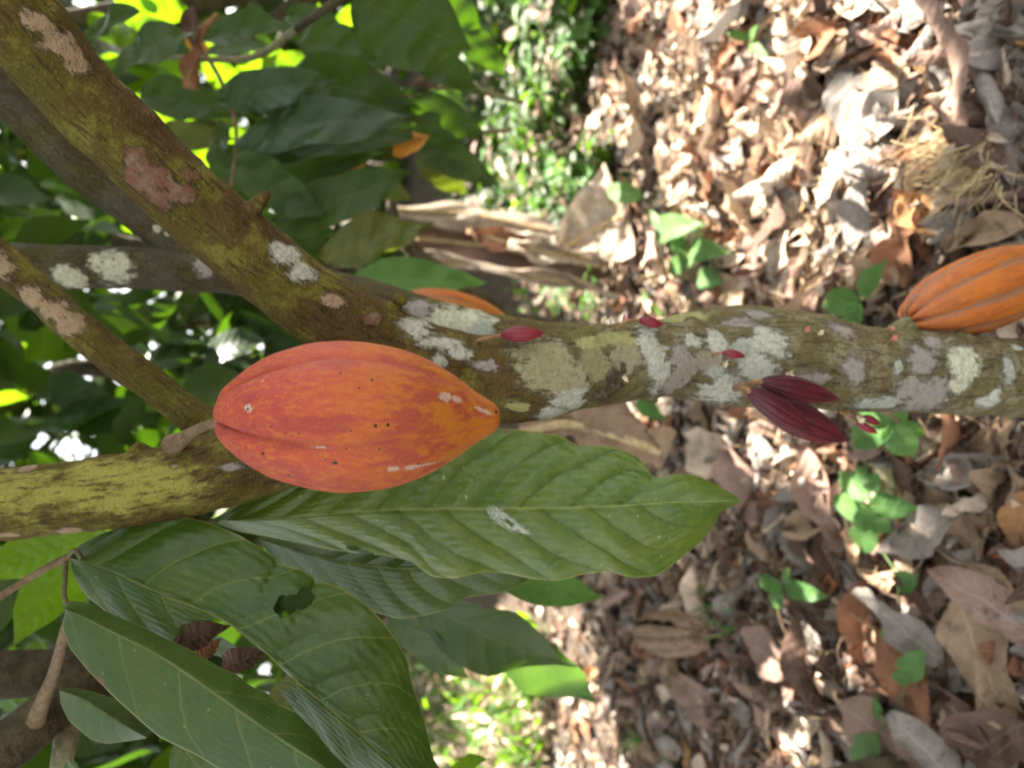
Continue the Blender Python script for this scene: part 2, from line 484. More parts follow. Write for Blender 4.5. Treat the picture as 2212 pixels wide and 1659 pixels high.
def tube_data(c, r, seg=12, bump=0.0, seed=0):
    """Tube round the points c with radii r, capped. Returns verts, quads (cap fans as degenerate-free quads via centre rows)."""
    c = np.asarray(c, float)
    n = len(c)
    tan = np.gradient(c, axis=0)
    tan /= np.linalg.norm(tan, axis=1)[:, None] + 1e-12
    ref = np.array([0.31, 0.83, 0.46]) if abs(tan[0] @ np.array([0.31, 0.83, 0.46])) < 0.9 else np.array([1.0, 0, 0])
    V = []
    a = np.linspace(0, 2 * np.pi, seg, endpoint=False)
    for i in range(n):
        n1 = ref - tan[i] * (ref @ tan[i])
        n1 /= np.linalg.norm(n1)
        ref = n1
        n2 = np.cross(tan[i], n1)
        rr = np.full(seg, r[i])
        if bump:
            for j in range(seg):
                q = c[i] + (math.cos(a[j]) * n1 + math.sin(a[j]) * n2) * r[i]
                rr[j] *= 1 + bump * mnoise.noise(Vector(q * 30) + Vector((seed, 0, 0)))
        V.append(c[i] + rr[:, None] * (np.cos(a)[:, None] * n1 + np.sin(a)[:, None] * n2))
    V = np.concatenate(V)
    Q = []
    for i in range(n - 1):
        for j in range(seg):
            k = (j + 1) % seg
            Q.append((i * seg + j, i * seg + k, (i + 1) * seg + k, (i + 1) * seg + j))
    h = seg // 2
    for base, flip in ((0, True), ((n - 1) * seg, False)):        # caps as strips of quads
        for j in range(h - 1):
            q = (base + j, base + j + 1, base + seg - 2 - j, base + seg - 1 - j)
            Q.append(q[::-1] if flip else q)
    return V, np.array(Q)


def tube(name, pts, radii, mat, parent=None, seg=10, n=None, bump=0.0):
    p = np.column_stack([np.asarray(pts, float), np.asarray(radii, float)])
    q = cr(p, n or max(6, len(pts) * 6))
    V, Q = tube_data(q[:, :3], q[:, 3], seg, bump)
    return link(name, mesh_from(name, V, Q), mat, parent)


def grid_quads(nu, nv):
    i = np.arange(nu - 1)[:, None] * nv + np.arange(nv - 1)[None, :]
    i = i.ravel()
    return np.stack([i, i + nv, i + nv + 1, i + 1], 1)


def leaf_local(L, W, nu=14, nv=7, droop=0.3, fold=0.15, wav=0.05, curl=0.0, twist=0.0, seed=0, shape=0.42, tipk=1.3):
    """A leaf along +Y, face up (+Z). droop bends the tip down, fold lifts the halves, curl rolls the edges up."""
    t = np.linspace(0, 1, nu)
    v = np.linspace(-1, 1, nv)
    a = 0.62 + 0.0 * t
    w_ = (np.power(np.sin(np.pi * np.power(t, shape + 0.38)), 0.8)) * np.where(t > 0.72, 1 - 0.55 * np.clip((t - 0.72) / 0.28, 0, 1) ** tipk, 1)
    w_ = np.maximum(w_, 0.012) * W / 2
    ang = -droop * t * 1.6
    yy = np.r_[0, np.cumsum(np.cos(ang[:-1]) * np.diff(t))] * L
    zz = np.r_[0, np.cumsum(np.sin(ang[:-1]) * np.diff(t))] * L
    rg = np.random.default_rng(seed)
    ph = rg.uniform(0, 6.28, 4)
    T, Vv = np.meshgrid(t, v, indexing='ij')
    Wg = np.repeat(w_[:, None], nv, 1)
    ca = curl * np.abs(Vv)
    if curl:
        X = np.sign(Vv) * Wg * np.sin(ca) / curl * 1.0
        lift = Wg * (1 - np.cos(ca)) / curl
    else:
        X = Vv * Wg
        lift = 0 * X
    lift = lift + fold * np.abs(Vv) * Wg
    lift += wav * W * np.abs(Vv) ** 1.5 * np.sin(T * 11 + ph[0] + np.sign(Vv) * ph[1]) + 0.4 * wav * W * np.sin(T * 7 + ph[2]) * Vv
    lift += 0.35 * wav * W * np.sin(T * 23 + ph[3] + 3 * Vv)
    tw = twist * (T - 0.3)
    X2 = X * np.cos(tw) - lift * np.sin(tw)
    Z2 = X * np.sin(tw) + lift * np.cos(tw)
    Y = np.repeat(yy[:, None], nv, 1) - np.sin(ang)[:, None] * Z2
    Z = np.repeat(zz[:, None], nv, 1) + np.cos(ang)[:, None] * Z2
    V = np.stack([X2, Y, Z], -1).reshape(-1, 3)
    uv = np.stack([T, Vv * 0.5 + 0.5], -1).reshape(-1, 2)
    return V, grid_quads(nu, nv), uv


def frame(y, zhint):
    y = np.asarray(y, float)
    y = y / np.linalg.norm(y)
    z = np.asarray(zhint, float)
    z = z - y * (z @ y)
    z /= np.linalg.norm(z) + 1e-12
    x = np.cross(y, z)
    return np.stack([x, y, z], 1)               # columns


def leaf_between(name, B, T, W, zhint, mat, parent, droop=0.25, fold=0.15, wav=0.05, curl=0, nu=18, nv=9, seed=0, shape=0.42, twist=0.0):
    B = np.asarray(B, float)
    T = np.asarray(T, float)
    L = np.linalg.norm(T - B)
    V, Q, uv = leaf_local(L, W, nu, nv, droop, fold, wav, curl, twist, seed, shape)
    tipv = V[(nu - 1) * nv + nv // 2]
    s = L / np.linalg.norm(tipv)
    Rm = frame(T - B, zhint)
    a = math.atan2(tipv[2], tipv[1])              # turn so that the drooped tip lands on T
    c_, s_ = math.cos(-a), math.sin(-a)
    Rx = np.array([[1, 0, 0], [0, c_, -s_], [0, s_, c_]])
    V = (V * s) @ Rx.T @ Rm.T + B
    return link(name, mesh_from(name, V, Q, uv), mat, parent)


# ------------------------------------------------------------------ ground
def ground_h(x, y):
    return 0.025 * mnoise.noise(Vector((x * 0.9, y * 0.9, 3.1))) + 0.012 * mnoise.noise(Vector((x * 3.1, y * 3.1, 1.7)))


def build_ground():
    n = 150
    a = np.linspace(-1, 1, n)
    g = np.sign(a) * np.abs(a) ** 2.6 * 60
    X, Y = np.meshgrid(g, g + 2.0, indexing='ij')
    Z = np.array([[ground_h(x, y) for x, y in zip(rx, ry)] for rx, ry in zip(X, Y)])
    V = np.stack([X, Y, Z], -1).reshape(-1, 3)
    Q = grid_quads(n, n)
    o = link('ground', mesh_from('ground', V, Q), M['soil'])
    tag(o, 'dark brown soil under the leaf litter', 'ground', kind='structure')


build_ground()

# ------------------------------------------------------------------ the cocoa tree: trunk and limbs as one skin, cut into parts
trunk_px = [(2212, 816, 86, .775), (2050, 808, 88, .75), (1900, 800, 91, .735), (1700, 792, 92, .712), (1570, 790, 87, .698), (1450, 775, 80, .682), (1330, 788, 86, .665),
            (1230, 800, 92, .655), (1130, 815, 100, .642), (1040, 818, 96, .635)]
limbs_px = {
    'A': [(1130, 812, 88, .642), (1020, 806, 84, .635), (900, 772, 82, .622), (760, 706, 82, .605), (620, 614, 83, .585), (480, 497, 80, .56), (330, 357, 82, .53), (180, 208, 85, .505), (65, 72, 92, .485), (-110, -110, 98, .46)],
    'B': [(1130, 825, 90, .642), (1000, 842, 80, .640), (850, 892, 80, .635), (700, 943, 82, .62), (550, 990, 84, .60), (400, 1034, 83, .585), (200, 1068, 80, .57), (0, 1088, 78, .56), (-150, 1100, 78, .55)],
    'C': [(620, 965, 40, .625), (520, 950, 40, .625), (430, 908, 38, .625), (320, 826, 37, .62), (200, 733, 38, .61), (60, 614, 40, .60), (-80, 500, 42, .585)],
    'D': [(1900, 790, 80, .745), (1680, 748, 84, .74), (1560, 742, 82, .735), (1420, 752, 62, .765), (1280, 752, 56, .785), (1100, 742, 56, .80), (960, 715, 62, .81), (820, 668, 58, .82), (680, 628, 52, .825), (520, 592, 48, .825), (350, 580, 46, .82), (150, 576, 48, .81), (-100, 572, 50, .80)],
    'E': [(560, 615, 36, .83), (430, 552, 40, .83), (300, 462, 42, .81), (150, 345, 42, .79), (45, 245, 42, .775), (-110, 95, 44, .75)],
}


def px_chain(rows):
    return np.array([[*P(x, y, d), r * d / F] for x, y, r, d in rows])


base3 = px_chain(trunk_px)
extra = np.array([[0.004, 0.640, -0.06, .062], [0.008, 0.628, 0.03, .050], [0.008, 0.622, 0.12, .043]])
chains = {'trunk': np.vstack([extra, base3])}
for k, rows in limbs_px.items():
    chains[k] = px_chain(rows)


def build_tree():
    Vs, Qs, off = [], [], 0
    dense = {}
    for k, c in chains.items():
        q = cr(c, 160 if k in ('trunk', 'A', 'B', 'D') else 100)
        dense[k] = q
        V, Q = tube_data(q[:, :3], q[:, 3], 28)
        Vs.append(V)
        Qs.append(Q + off)
        off += len(V)
    # knots and stubs that grow out of the bark
    for (x, y, r, d, dx, dy, ln) in [(545, 452, 17, .552, 18, -18, 3), (300, 975, 26, .572, -10, -8, 2), (1500, 700, 26, .69, 4, -8, 2), (1280, 735, 15, .63, 4, -6, 2), (1400, 945 - 90, 30, .67, -4, 8, 2),
                                     (2080, 730, 22, .74, 4, -8, 2), (860, 655, 20, .60, 6, -12, 2), (420, 560, 20, .81, 0, 4, 2), (1965, 715, 20, .73, -4, -12, 2), (470, 960, 26, .60, 4, -8, 2), (380, 962, 22, .568, 8, -10, 2), (1590, 838, 26, .68, -2, 6, 2)]:
        c = px_chain([(x + dx * i * 0.7, y + dy * i * 0.7, r * (1 - .12 * i), d) for i in range(ln + 1)])
        V, Q = tube_data(c[:, :3], c[:, 3], 12)
        Vs.append(V)
        Qs.append(Q + off)
        off += len(V)
    me = mesh_from('tmp', np.concatenate(Vs), np.concatenate(Qs))
    o = bpy.data.objects.new('tmp', me)
    COL.objects.link(o)
    md = o.modifiers.new('r', 'REMESH')
    md.mode = 'VOXEL'
    md.voxel_size = 0.0026
    sm = o.modifiers.new('s', 'SMOOTH')
    sm.iterations = 9
    sm.factor = 0.5
    dg = bpy.context.evaluated_depsgraph_get()
    m2 = bpy.data.meshes.new_from_object(o.evaluated_get(dg))
    bpy.data.objects.remove(o)
    nvt = len(m2.vertices)
    co = np.empty(nvt * 3, np.float32)
    m2.vertices.foreach_get('co', co)
    co = co.reshape(-1, 3).astype(float)
    nr = np.empty(nvt * 3, np.float32)
    m2.vertex_normals.foreach_get('vector', nr)
    nr = nr.reshape(-1, 3)
    # lumps in the bark
    disp = np.array([0.0022 * mnoise.noise(Vector(p * 22)) + 0.0011 * mnoise.noise(Vector(p * 70)) + 0.0005 * mnoise.noise(Vector(p * 190)) for p in co])
    co = co + nr * disp[:, None]
    # nearest centre line -> part, place along it
    best = np.full(nvt, 1e9)
    part = np.zeros(nvt, int)
    bco = np.zeros((nvt, 3))
    keys = list(dense)
    for ki, k in enumerate(keys):
        q = dense[k]
        s = np.r_[0, np.cumsum(np.linalg.norm(np.diff(q[:, :3], axis=0), axis=1))]
        tan = q[-1, :3] - q[0, :3]
        tan /= np.linalg.norm(tan)
        Rm = frame(tan, fw)
        lim = 1.0
        for a in range(0, nvt, 20000):
            d = np.linalg.norm(co[a:a + 20000, None, :] - q[None, :, :3], axis=2)
            sc_ = d / q[None, :, 3] if True else d
            j = sc_.argmin(1)
            dm = sc_[np.arange(len(j)), j] + (0.0 if k != 'trunk' else -0.04)
            b = dm < best[a:a + 20000]
            idx = np.nonzero(b)[0] + a
            best[idx] = dm[b]
            part[idx] = ki
            rel = co[idx] - q[j[b], :3]
            bco[idx] = np.stack([s[j[b]], rel @ Rm[:, 0], rel @ Rm[:, 2]], 1)
    m2.vertices.foreach_set('co', co.astype(np.float32).ravel())
    m2.update()
    # lichens: patches that sit on the bark, centre found on the surface
    npoly = len(m2.polygons)
    tri = [tuple(p.vertices) for p in m2.polygons]
    bvh = BVHTree.FromPolygons([Vector(c) for c in co], tri)
    W_, P_, Y_, C_, R_, T_, D_, G_ = (.54, .56, .46), (.33, .295, .27), (.34, .34, .13), (.60, .62, .44), (.185, .085, .052), (.40, .285, .18), (.045, .022, .016), (.40, .44, .36)
    blobs = [(335, 385, 42, 34, R_), (300, 350, 30, 34, R_), (385, 415, 36, 26, R_), (350, 425, 30, 24, R_), (405, 375, 20, 26, R_), (290, 385, 20, 26, R_), (85, 50, 30, 26, T_), (125, 90, 36, 28, T_), (165, 130, 36, 28, T_),
             (620, 545, 34, 26, W_), (655, 585, 30, 22, W_), (900, 700, 34, 26, W_), (960, 742, 44, 20, W_), (1000, 765, 30, 14, W_), (945, 782, 20, 18, W_),
             (985, 700, 78, 55, C_), (905, 668, 40, 26, P_), (1030, 718, 40, 40, G_),
             (1180, 780, 78, 62, (.32, .31, .17)), (1225, 820, 62, 56, (.36, .34, .20)), (1290, 790, 50, 40, (.26, .25, .12)), (1350, 770, 50, 40, (.30, .28, .17)), (1230, 858, 52, 44, W_), (1195, 895, 44, 24, W_), (1340, 735, 40, 30, Y_), (1400, 735, 34, 55, W_), (1425, 790, 34, 60, W_), (1480, 800, 40, 30, (.30, .26, .22)), (1530, 780, 40, 30, (.30, .27, .20)), (1270, 740, 40, 16, Y_),
             (1500, 735, 26, 17, W_), (1550, 742, 22, 36, W_), (1600, 700, 40, 18, P_), (1480, 688, 60, 18, Y_), (1660, 735, 36, 56, W_), (1640, 790, 52, 40, W_), (1610, 760, 30, 30, G_), (1560, 840, 58, 38, W_), (1545, 800, 30, 20, G_),
             (1640, 680, 30, 12, P_), (1815, 712, 28, 26, P_), (1850, 800, 26, 32, P_), (1740, 818, 60, 16, P_), (1995, 775, 44, 40, P_), (2010, 742, 30, 20, P_), (2000, 856, 62, 46, P_), (1965, 840, 30, 30, P_),
             (2085, 780, 40, 48, C_), (2075, 830, 26, 26, C_), (2135, 872, 26, 18, W_), (2150, 850, 12, 14, W_), (1895, 872, 60, 15, G_), (1940, 795, 12, 20, G_), (2195, 750, 14, 8, W_),
             (1325, 815, 22, 30, D_), (1300, 850, 26, 20, D_), (1345, 790, 14, 20, D_), (240, 578, 42, 42, C_), (245, 560, 12, 8, R_), (150, 600, 34, 24, C_), (5, 575, 22, 30, T_), (72, 640, 32, 28, T_), (110, 670, 34, 26, T_), (150, 700, 30, 26, T_), (440, 575, 30, 26, P_),
             (150, 1148, 26, 9, T_), (20, 1155, 20, 8, T_), (378, 1008, 12, 9, T_), (500, 1010, 26, 10, P_), (720, 650, 26, 16, T_), (800, 690, 24, 14, R_), (1050, 790, 26, 16, P_), (1120, 880, 30, 16, Y_), (60, 1010, 20, 10, T_),
             (1450, 830, 40, 20, P_), (1470, 770, 30, 30, P_), (2180, 800, 20, 30, G_), (1990, 700, 26, 12, Y_), (340, 495, 9, 8, C_), (360, 505, 8, 7, C_)]
    lich = np.full(nvt, -1.0)
    lcol = np.zeros((nvt, 4))
    lcol[:, 3] = 1
    for (x, y, rx, ry, c) in blobs:
        dr = P(x, y, 1.0) - CAM
        hit = bvh.ray_cast(Vector(CAM), Vector(dr / np.linalg.norm(dr)))
        if hit[0] is None:
            continue
        h = np.array(hit[0])
        d = (h - CAM) @ fw
        rel = co - h
        rx, ry = rx * 1.18, ry * 1.18
        rr = np.sqrt((rel @ DN / (rx * d / F)) ** 2 + (rel @ rt / (ry * d / F)) ** 2 + (rel @ fw / (1.3 * max(rx, ry) * d / F)) ** 2)
        val = 1.05 - rr
        b = val > lich
        lich[b] = val[b]
        lcol[b, :3] = c
    yel = np.full(nvt, -0.2)
    for (x, y, rx, ry, a) in [(250, 1050, 280, 90, .62), (60, 1060, 240, 90, .55), (480, 1010, 120, 70, .3), (160, 150, 260, 220, -.1), (1100, 850, 130, 60, .08), (1330, 740, 200, 40, .2), (1220, 830, 100, 60, .1), (800, 720, 140, 60, .05)]:
        dr = P(x, y, 1.0) - CAM
        hit = bvh.ray_cast(Vector(CAM), Vector(dr / np.linalg.norm(dr)))
        if hit[0] is None:
            continue
        h = np.array(hit[0])
        d = (h - CAM) @ fw
        rel = co - h
        rr = np.sqrt((rel @ DN / (rx * d / F)) ** 2 + (rel @ rt / (ry * d / F)) ** 2 + (rel @ fw / (rx * d / F)) ** 2)
        yel = np.maximum(yel, np.where(rr < 1.3, a * np.clip(1.3 - rr, 0, 1) + (rr - 1) * 0.1, -.2))
    shade_dk = np.where(np.isin(part, [keys.index('D'), keys.index('E')]), np.clip((1150 - (1106 + F * ((co - CAM) @ DN) / ((co - CAM) @ fw))) / 500, 0, 1), 0.0)  # deeper shade painted into the bark of limbs D and E
    low = np.clip((1.02 - 0.20 - co[:, 2]) / 0.12, 0, 1)
    # crusts stand a little proud
    co = co + nr * (np.clip(lich, 0, .5) * 0.0012)[:, None]
    m2.vertices.foreach_set('co', co.astype(np.float32).ravel())
    m2.update()
    m2.vertex_normals.foreach_get('vector', nrf := np.empty(nvt * 3, np.float32))
    nrf = nrf.reshape(-1, 3)
    quads = np.array([t if len(t) == 4 else (*t, t[-1]) for t in tri])
    fp = np.array([np.bincount(part[q]).argmax() for q in quads])
    root = empty('cacao_tree', (0.006, 0.63, 0.0))
    tag(root, 'mossy cacao tree with patchy white lichen and forked limbs bearing the big orange pod', 'tree')
    names = {'trunk': 'trunk'}
    for ki, k in enumerate(keys):
        sel = quads[fp == ki]
        if not len(sel):
            continue
        used, inv = np.unique(sel, return_inverse=True)
        me = mesh_from(names.get(k, 'limb'), co[used], inv.reshape(-1, 4))
        for nm, arr, ty in (('lich', lich, 'FLOAT'), ('yel', yel, 'FLOAT'), ('low', low, 'FLOAT'), ('shade_dk', shade_dk, 'FLOAT')):
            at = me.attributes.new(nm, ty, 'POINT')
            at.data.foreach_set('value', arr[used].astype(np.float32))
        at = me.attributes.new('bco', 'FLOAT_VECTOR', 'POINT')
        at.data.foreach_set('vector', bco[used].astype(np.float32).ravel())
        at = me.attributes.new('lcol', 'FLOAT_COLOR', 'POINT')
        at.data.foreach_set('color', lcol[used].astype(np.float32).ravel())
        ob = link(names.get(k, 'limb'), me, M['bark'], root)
        me.normals_split_custom_set_from_vertices([Vector(x) for x in nrf[used]])
        if k == 'A':
            ob['label'] = 'thick mossy limb with a reddish brown patch, rising past the pod'
        if k == 'B':
            ob['label'] = 'yellow green limb that carries the big orange pod'
        if k == 'C':
            ob['label'] = 'slender limb with pinkish lichen patches'
        if k == 'D':
            ob['label'] = 'second stem behind with pale round lichen patches'
    return root, bvh


tree, tree_bvh = build_tree()


def on_bark(x, y):
    dr = P(x, y, 1.0) - CAM
    h = tree_bvh.ray_cast(Vector(CAM), Vector(dr / np.linalg.norm(dr)))
    return (np.array(h[0]), np.array(h[1])) if h[0] is not None else (P(x, y, .66), -fw)


# ------------------------------------------------------------------ pods
def pod_mesh(name, A, B, prof, ridges, ridge_amt, zh, nu=150, nv=180, scars=(), holes=(), rough=0.004, pair=0.35, wob=0.02, flare=1.0, notch=.035, furp=2.6, rid2=0.0):
    """Pod from A (stalk) to B (tip); prof = [(t, radius in m)]; ridges = number of ridge pairs."""
    A = np.asarray(A, float)
    B = np.asarray(B, float)
    L = np.linalg.norm(B - A)
    Rm = frame(B - A, zh)
    tp = np.array([p[0] for p in prof])
    rp = np.array([p[1] for p in prof])
    cp = cr(np.column_stack([tp * L, rp, 0 * rp]), 400)
    k = resample(cp[:, :2], nu, 2)
    yy, rr = k[:, 0], np.maximum(k[:, 1], 0.0002)
    th = np.linspace(0, 2 * np.pi, nv, endpoint=False)
    Y, TH = np.meshgrid(yy, th, indexing='ij')
    RR = np.repeat(rr[:, None], nv, 1)
    t = Y / L
    phase = TH * ridges
    lobe = np.abs(np.cos(phase / 2 * 1.0 + 0))              # ridges furrows per turn
    fur = np.power(1 - lobe, furp)
    sub = np.power(1 - np.abs(np.cos(phase + 0.4)), 2.0) * pair
    env = ridge_amt * (1 - flare * 0.90 * np.clip((t - 0.0) / 0.42, 0, 1) ** 0.6)
    fall = np.clip(rr / rr.max(), 0, 1)[:, None]
    Rn = RR * (1 - env * (fur + 0.35 * sub))
    Rn = Rn * (1 - rid2 * (np.power(1 - np.abs(np.cos(phase / 2)), 1.5) + .7 * np.power(1 - np.abs(np.sin(phase / 2)), 3)) * np.clip(np.sin(np.pi * np.clip(t, 0, 1)), 0, 1))
    low = np.array([[mnoise.noise(Vector((math.cos(a) * 1.6, math.sin(a) * 1.6, y * 14 + A[0] * 9))) for a in th] for y in yy])
    hi = np.array([[mnoise.noise(Vector((math.cos(a) * 5, math.sin(a) * 5, y * 60))) for a in th] for y in yy])
    Rn = Rn * (1 + wob * low + rough * hi)
    V = np.stack([Rn * np.cos(TH), Y + notch * L * fur * np.exp(-t / .05), Rn * np.sin(TH)], -1).reshape(-1, 3)
    Vw = V @ Rm.T + A
    i = np.arange(nu - 1)[:, None] * nv + np.arange(nv)[None, :]
    j = np.arange(nu - 1)[:, None] * nv + (np.arange(nv)[None, :] + 1) % nv
    Q = np.stack([i.ravel(), j.ravel(), (j + nv).ravel(), (i + nv).ravel()], 1)
    me = mesh_from(name, Vw, Q)

    def fa(nm, arr):
        at = me.attributes.new(nm, 'FLOAT', 'POINT')
        at.data.foreach_set('value', np.asarray(arr, np.float32).ravel())
    fa('pu', t)
    fa('fur', fur)
    at = me.attributes.new('pco', 'FLOAT_VECTOR', 'POINT')
    at.data.foreach_set('vector', V[:, [1, 0, 2]].astype(np.float32).ravel())

    def field(lst):
        fv = np.full(len(Vw), -1.0)
        if not lst:
            return fv
        b = BVHTree.FromPolygons([Vector(p) for p in Vw], [tuple(q) for q in Q])
        for (x, y, rx, ry, an) in lst:
            dr = P(x, y, 1) - CAM
            h = b.ray_cast(Vector(CAM), Vector(dr / np.linalg.norm(dr)))
            if h[0] is None:
                continue
            h = np.array(h[0])
            d = (h - CAM) @ fw
            rel = Vw - h
            a_, b_ = rel @ DN, -(rel @ rt)
            c_, s_ = math.cos(an), math.sin(an)
            q = np.sqrt(((a_ * c_ + b_ * s_) / (rx * d / F)) ** 2 + ((-a_ * s_ + b_ * c_) / (ry * d / F)) ** 2 + (rel @ fw / (2 * max(rx, ry) * d / F)) ** 2)
            fv = np.maximum(fv, 1 - q)
        return fv
    fa('scar', field(scars))
    fa('hole', field(holes))
    me.flip_normals() if False else None
    return me


def make_pod(label, A, B, prof, mat, ridges, amt, zh, stalk, stalk_r, stalk_mat, cat='cocoa pod', group=None, name='cocoa_pod', **kw):
    A = np.asarray(A)
    root = empty(name, tuple(A))
    tag(root, label, cat, group)
    link('husk', pod_mesh('husk', A, B, prof, ridges, amt, zh, **kw), mat, root)
    if stalk is not None:
        tube('stalk', stalk, stalk_r, M[stalk_mat], root, 10, 24, 0.08)
    return root


s0 = .5 / F
big_prof = [(.012, .001), (0, .017), (.002, .031), (.018, .047), (.047, .062), (.106, .086), (.16, .103), (.22, .1167), (.343, .1335), (.46, .138), (.58, .132), (.70, .115), (.817, .0825), (.905, .050), (.955, .034), (.982, .024), (.995, .014), (1, .0005)]
kx = .0498 / .1375
big_prof = [(t, r * kx) for t, r in big_prof]
pA, pB = P(470, 899, .492), P(1081, 903, .508)
stk = [P(372, 962, .565), P(400, 945, .552), P(430, 926, .532), P(456, 917, .510), P(484, 912, .498)]
make_pod('large ripe orange red cocoa pod with white scars, hanging in front of the fork', pA, pB, big_prof, M['pod'], 5, .36, -fw + 0.68 * rt,
         stk, [.0085, .0052, .0036, .0034, .0044], 'twig', nu=220, nv=260, rough=.006, wob=.022, rid2=.038,
         scars=[(536, 882, 17, 13, 0), (962, 857, 20, 14, .2), (985, 862, 18, 9, .4), (1036, 884, 20, 6, .45), (1052, 890, 16, 6, .5), (850, 1013, 19, 9, 0), (888, 1010, 28, 7, -.15), (925, 1003, 26, 4, -.2), (568, 822, 7, 3, -.5), (690, 966, 22, 5, 0)],
         holes=[(811, 920, 6, 6, 0), (735, 806, 4, 4, 0), (535, 884, 5, 4, 0), (568, 980, 6, 5, 0), (945, 1026, 22, 6, -.55), (838, 918, 6, 5, 0), (758, 931, 4, 3, 0), (623, 824, 3, 3, 0), (586, 921, 9, 2, -.4), (640, 938, 22, 1.6, -.15), (885, 910, 2.5, 2.5, 0), (895, 912, 2.5, 2.5, 0), (1072, 890, 5, 4, 0), (620, 936, 10, 1.6, .3), (775, 838, 4, 3, 0)])

# ridged pod at the lower trunk
r2_prof = [(.012, .001), (0, .006), (.01, .013), (.08, .024), (.2, .0335), (.35, .0385), (.5, .039), (.65, .0355), (.8, .027), (.92, .014), (.98, .006), (1, .0004)]
make_pod('ridged orange cocoa pod with grey furrows, hanging low on the trunk over the litter', P(1958, 694, .745), P(2320, 556, .80), r2_prof, M['pod_ridged'], 8, .17, -fw + .2 * rt,
         [P(1920, 733, .742), P(1940, 712, .742), P(1955, 698, .744), P(1972, 690, .746)], [.010, .008, .0065, .006], 'twig_olive', flare=0.35, nu=140, nv=200, pair=.2, wob=.05, rough=.012, furp=1.5)
# the pod half hidden behind the second stem
make_pod('orange cocoa pod half hidden behind the second stem', P(868, 652, .98), P(1118, 716, 1.02), [(t, r * .8) for t, r in r2_prof], M['pod_ridged'], 10, .12, -fw, [P(820, 660, .93), P(845, 645, .96), P(880, 655, .98)],
         [.006, .005, .005], 'twig_olive', flare=.35, nu=80, nv=100)

ch_prof = [(.01, .0004), (0, .1), (.03, .3), (.12, .62), (.3, .95), (.45, 1.0), (.6, .93), (.75, .72), (.88, .42), (.96, .18), (1, .01)]


def cherelle(label, ax, ay, bx, by, half, dpt, mat, stalk, slope=0.0, sm='twig_rust', group='young red pods on the trunk', d2=None):
    A, B = P(ax, ay, dpt), P(bx, by, (d2 or dpt) + slope)
    pr = [(t, r * half * dpt / F) for t, r in ch_prof]
    st = [P(x, y, d) for x, y, d in stalk]
    make_pod(label, A, B, pr, M[mat], 10, .16, -fw, st, list(np.linspace(.0015, .0012, len(st)) * (1 if half < 20 else 2.0)), sm, 'young pod', group, 'young_cocoa_pod', flare=.2, nu=60, nv=100, pair=.2, wob=.05, rough=.01)


hA, _ = on_bark(1060, 738)
dA = (hA - CAM) @ fw
cherelle('small bright red young pod on a thin stalk by the pale lichen patch', 1080, 723, 1177, 720, 17.5, .605, 'cherelle_red', [(1018, 744, .625), (1040, 734, .61), (1062, 728, .606), (1086, 723, .605)])
cherelle('tiny red young pod beside the cream flower on the sunny trunk edge', 1378, 690, 1433, 702, 11.5, .645, 'cherelle_red', [(1330, 712, .645), (1352, 694, .64), (1384, 691, .645)])
cherelle('tiny bright red young pod in the middle of the lichened trunk', 1560, 761, 1611, 770, 9.5, .628, 'cherelle_red', [(1540, 768, .645), (1550, 763, .632), (1566, 762, .628)])
cherelle('dark maroon young pod lying along the trunk, uppermost of three', 1640, 824, 1813, 862, 27, .622, 'cherelle', [(1590, 838, .67), (1612, 834, .645), (1632, 826, .625), (1648, 826, .622)], .03)
cherelle('dark maroon young pod in front of its two neighbours', 1612, 843, 1756, 934, 27, .612, 'cherelle', [(1588, 840, .67), (1600, 838, .64), (1612, 842, .612), (1620, 847, .613)], .02)
cherelle('dark maroon young pod, largest of three, tip over the dry leaves', 1640, 868, 1830, 953, 38, .665, 'cherelle', [(1590, 842, .68), (1612, 850, .67), (1630, 864, .665), (1650, 872, .666)], .02)
cherelle('tiny red young pod at the trunk edge, nearer the trunk of two', 1862, 900, 1902, 916, 9, .72, 'cherelle_red', [(1820, 888, .71), (1840, 893, .715), (1866, 901, .72)])
cherelle('tiny red young pod at the trunk edge, farther from the trunk of two', 1848, 912, 1896, 936, 9, .715, 'cherelle_red', [(1812, 888, .705), (1830, 898, .71), (1852, 913, .715)])


def flower(x, y, s, mat, label):
    h, n_ = on_bark(x, y)
    n_ = n_ / np.linalg.norm(n_)
    if n_ @ fw > 0:
        n_ = -n_
    nn = n_ * 0.7 - 0.5 * fw
    nn /= np.linalg.norm(nn)
    s *= .72
    root = empty('cacao_flower', tuple(h))
    tag(root, label, 'flower', 'small flowers on the trunk')
    c = h + nn * s * 1.6
    tube('stalk', [h - nn * s * .2, h + nn * s * .8 + DN * s * .3, c], [s * .13, s * .1, s * .1], M['twig_rust'], root, 6, 8)
    a0 = frame(rt, nn)
    for k in range(5):
        a = k * 1.2566 + x
        d = a0[:, 0] * math.cos(a) + a0[:, 1] * math.sin(a)
        leaf_between('petal', c, c + (d * (.62 + .2 * math.sin(k * 2.1 + x)) + nn * .75 + DN * .2) * s, s * .5, nn, mat, root, .3, .2, .05, nu=6, nv=5, seed=k)
    tube('bud', [c - nn * s * .2, c + nn * s * .25, c + nn * s * .65], [s * .2, s * .26, s * .05], mat, root, 8, 8)


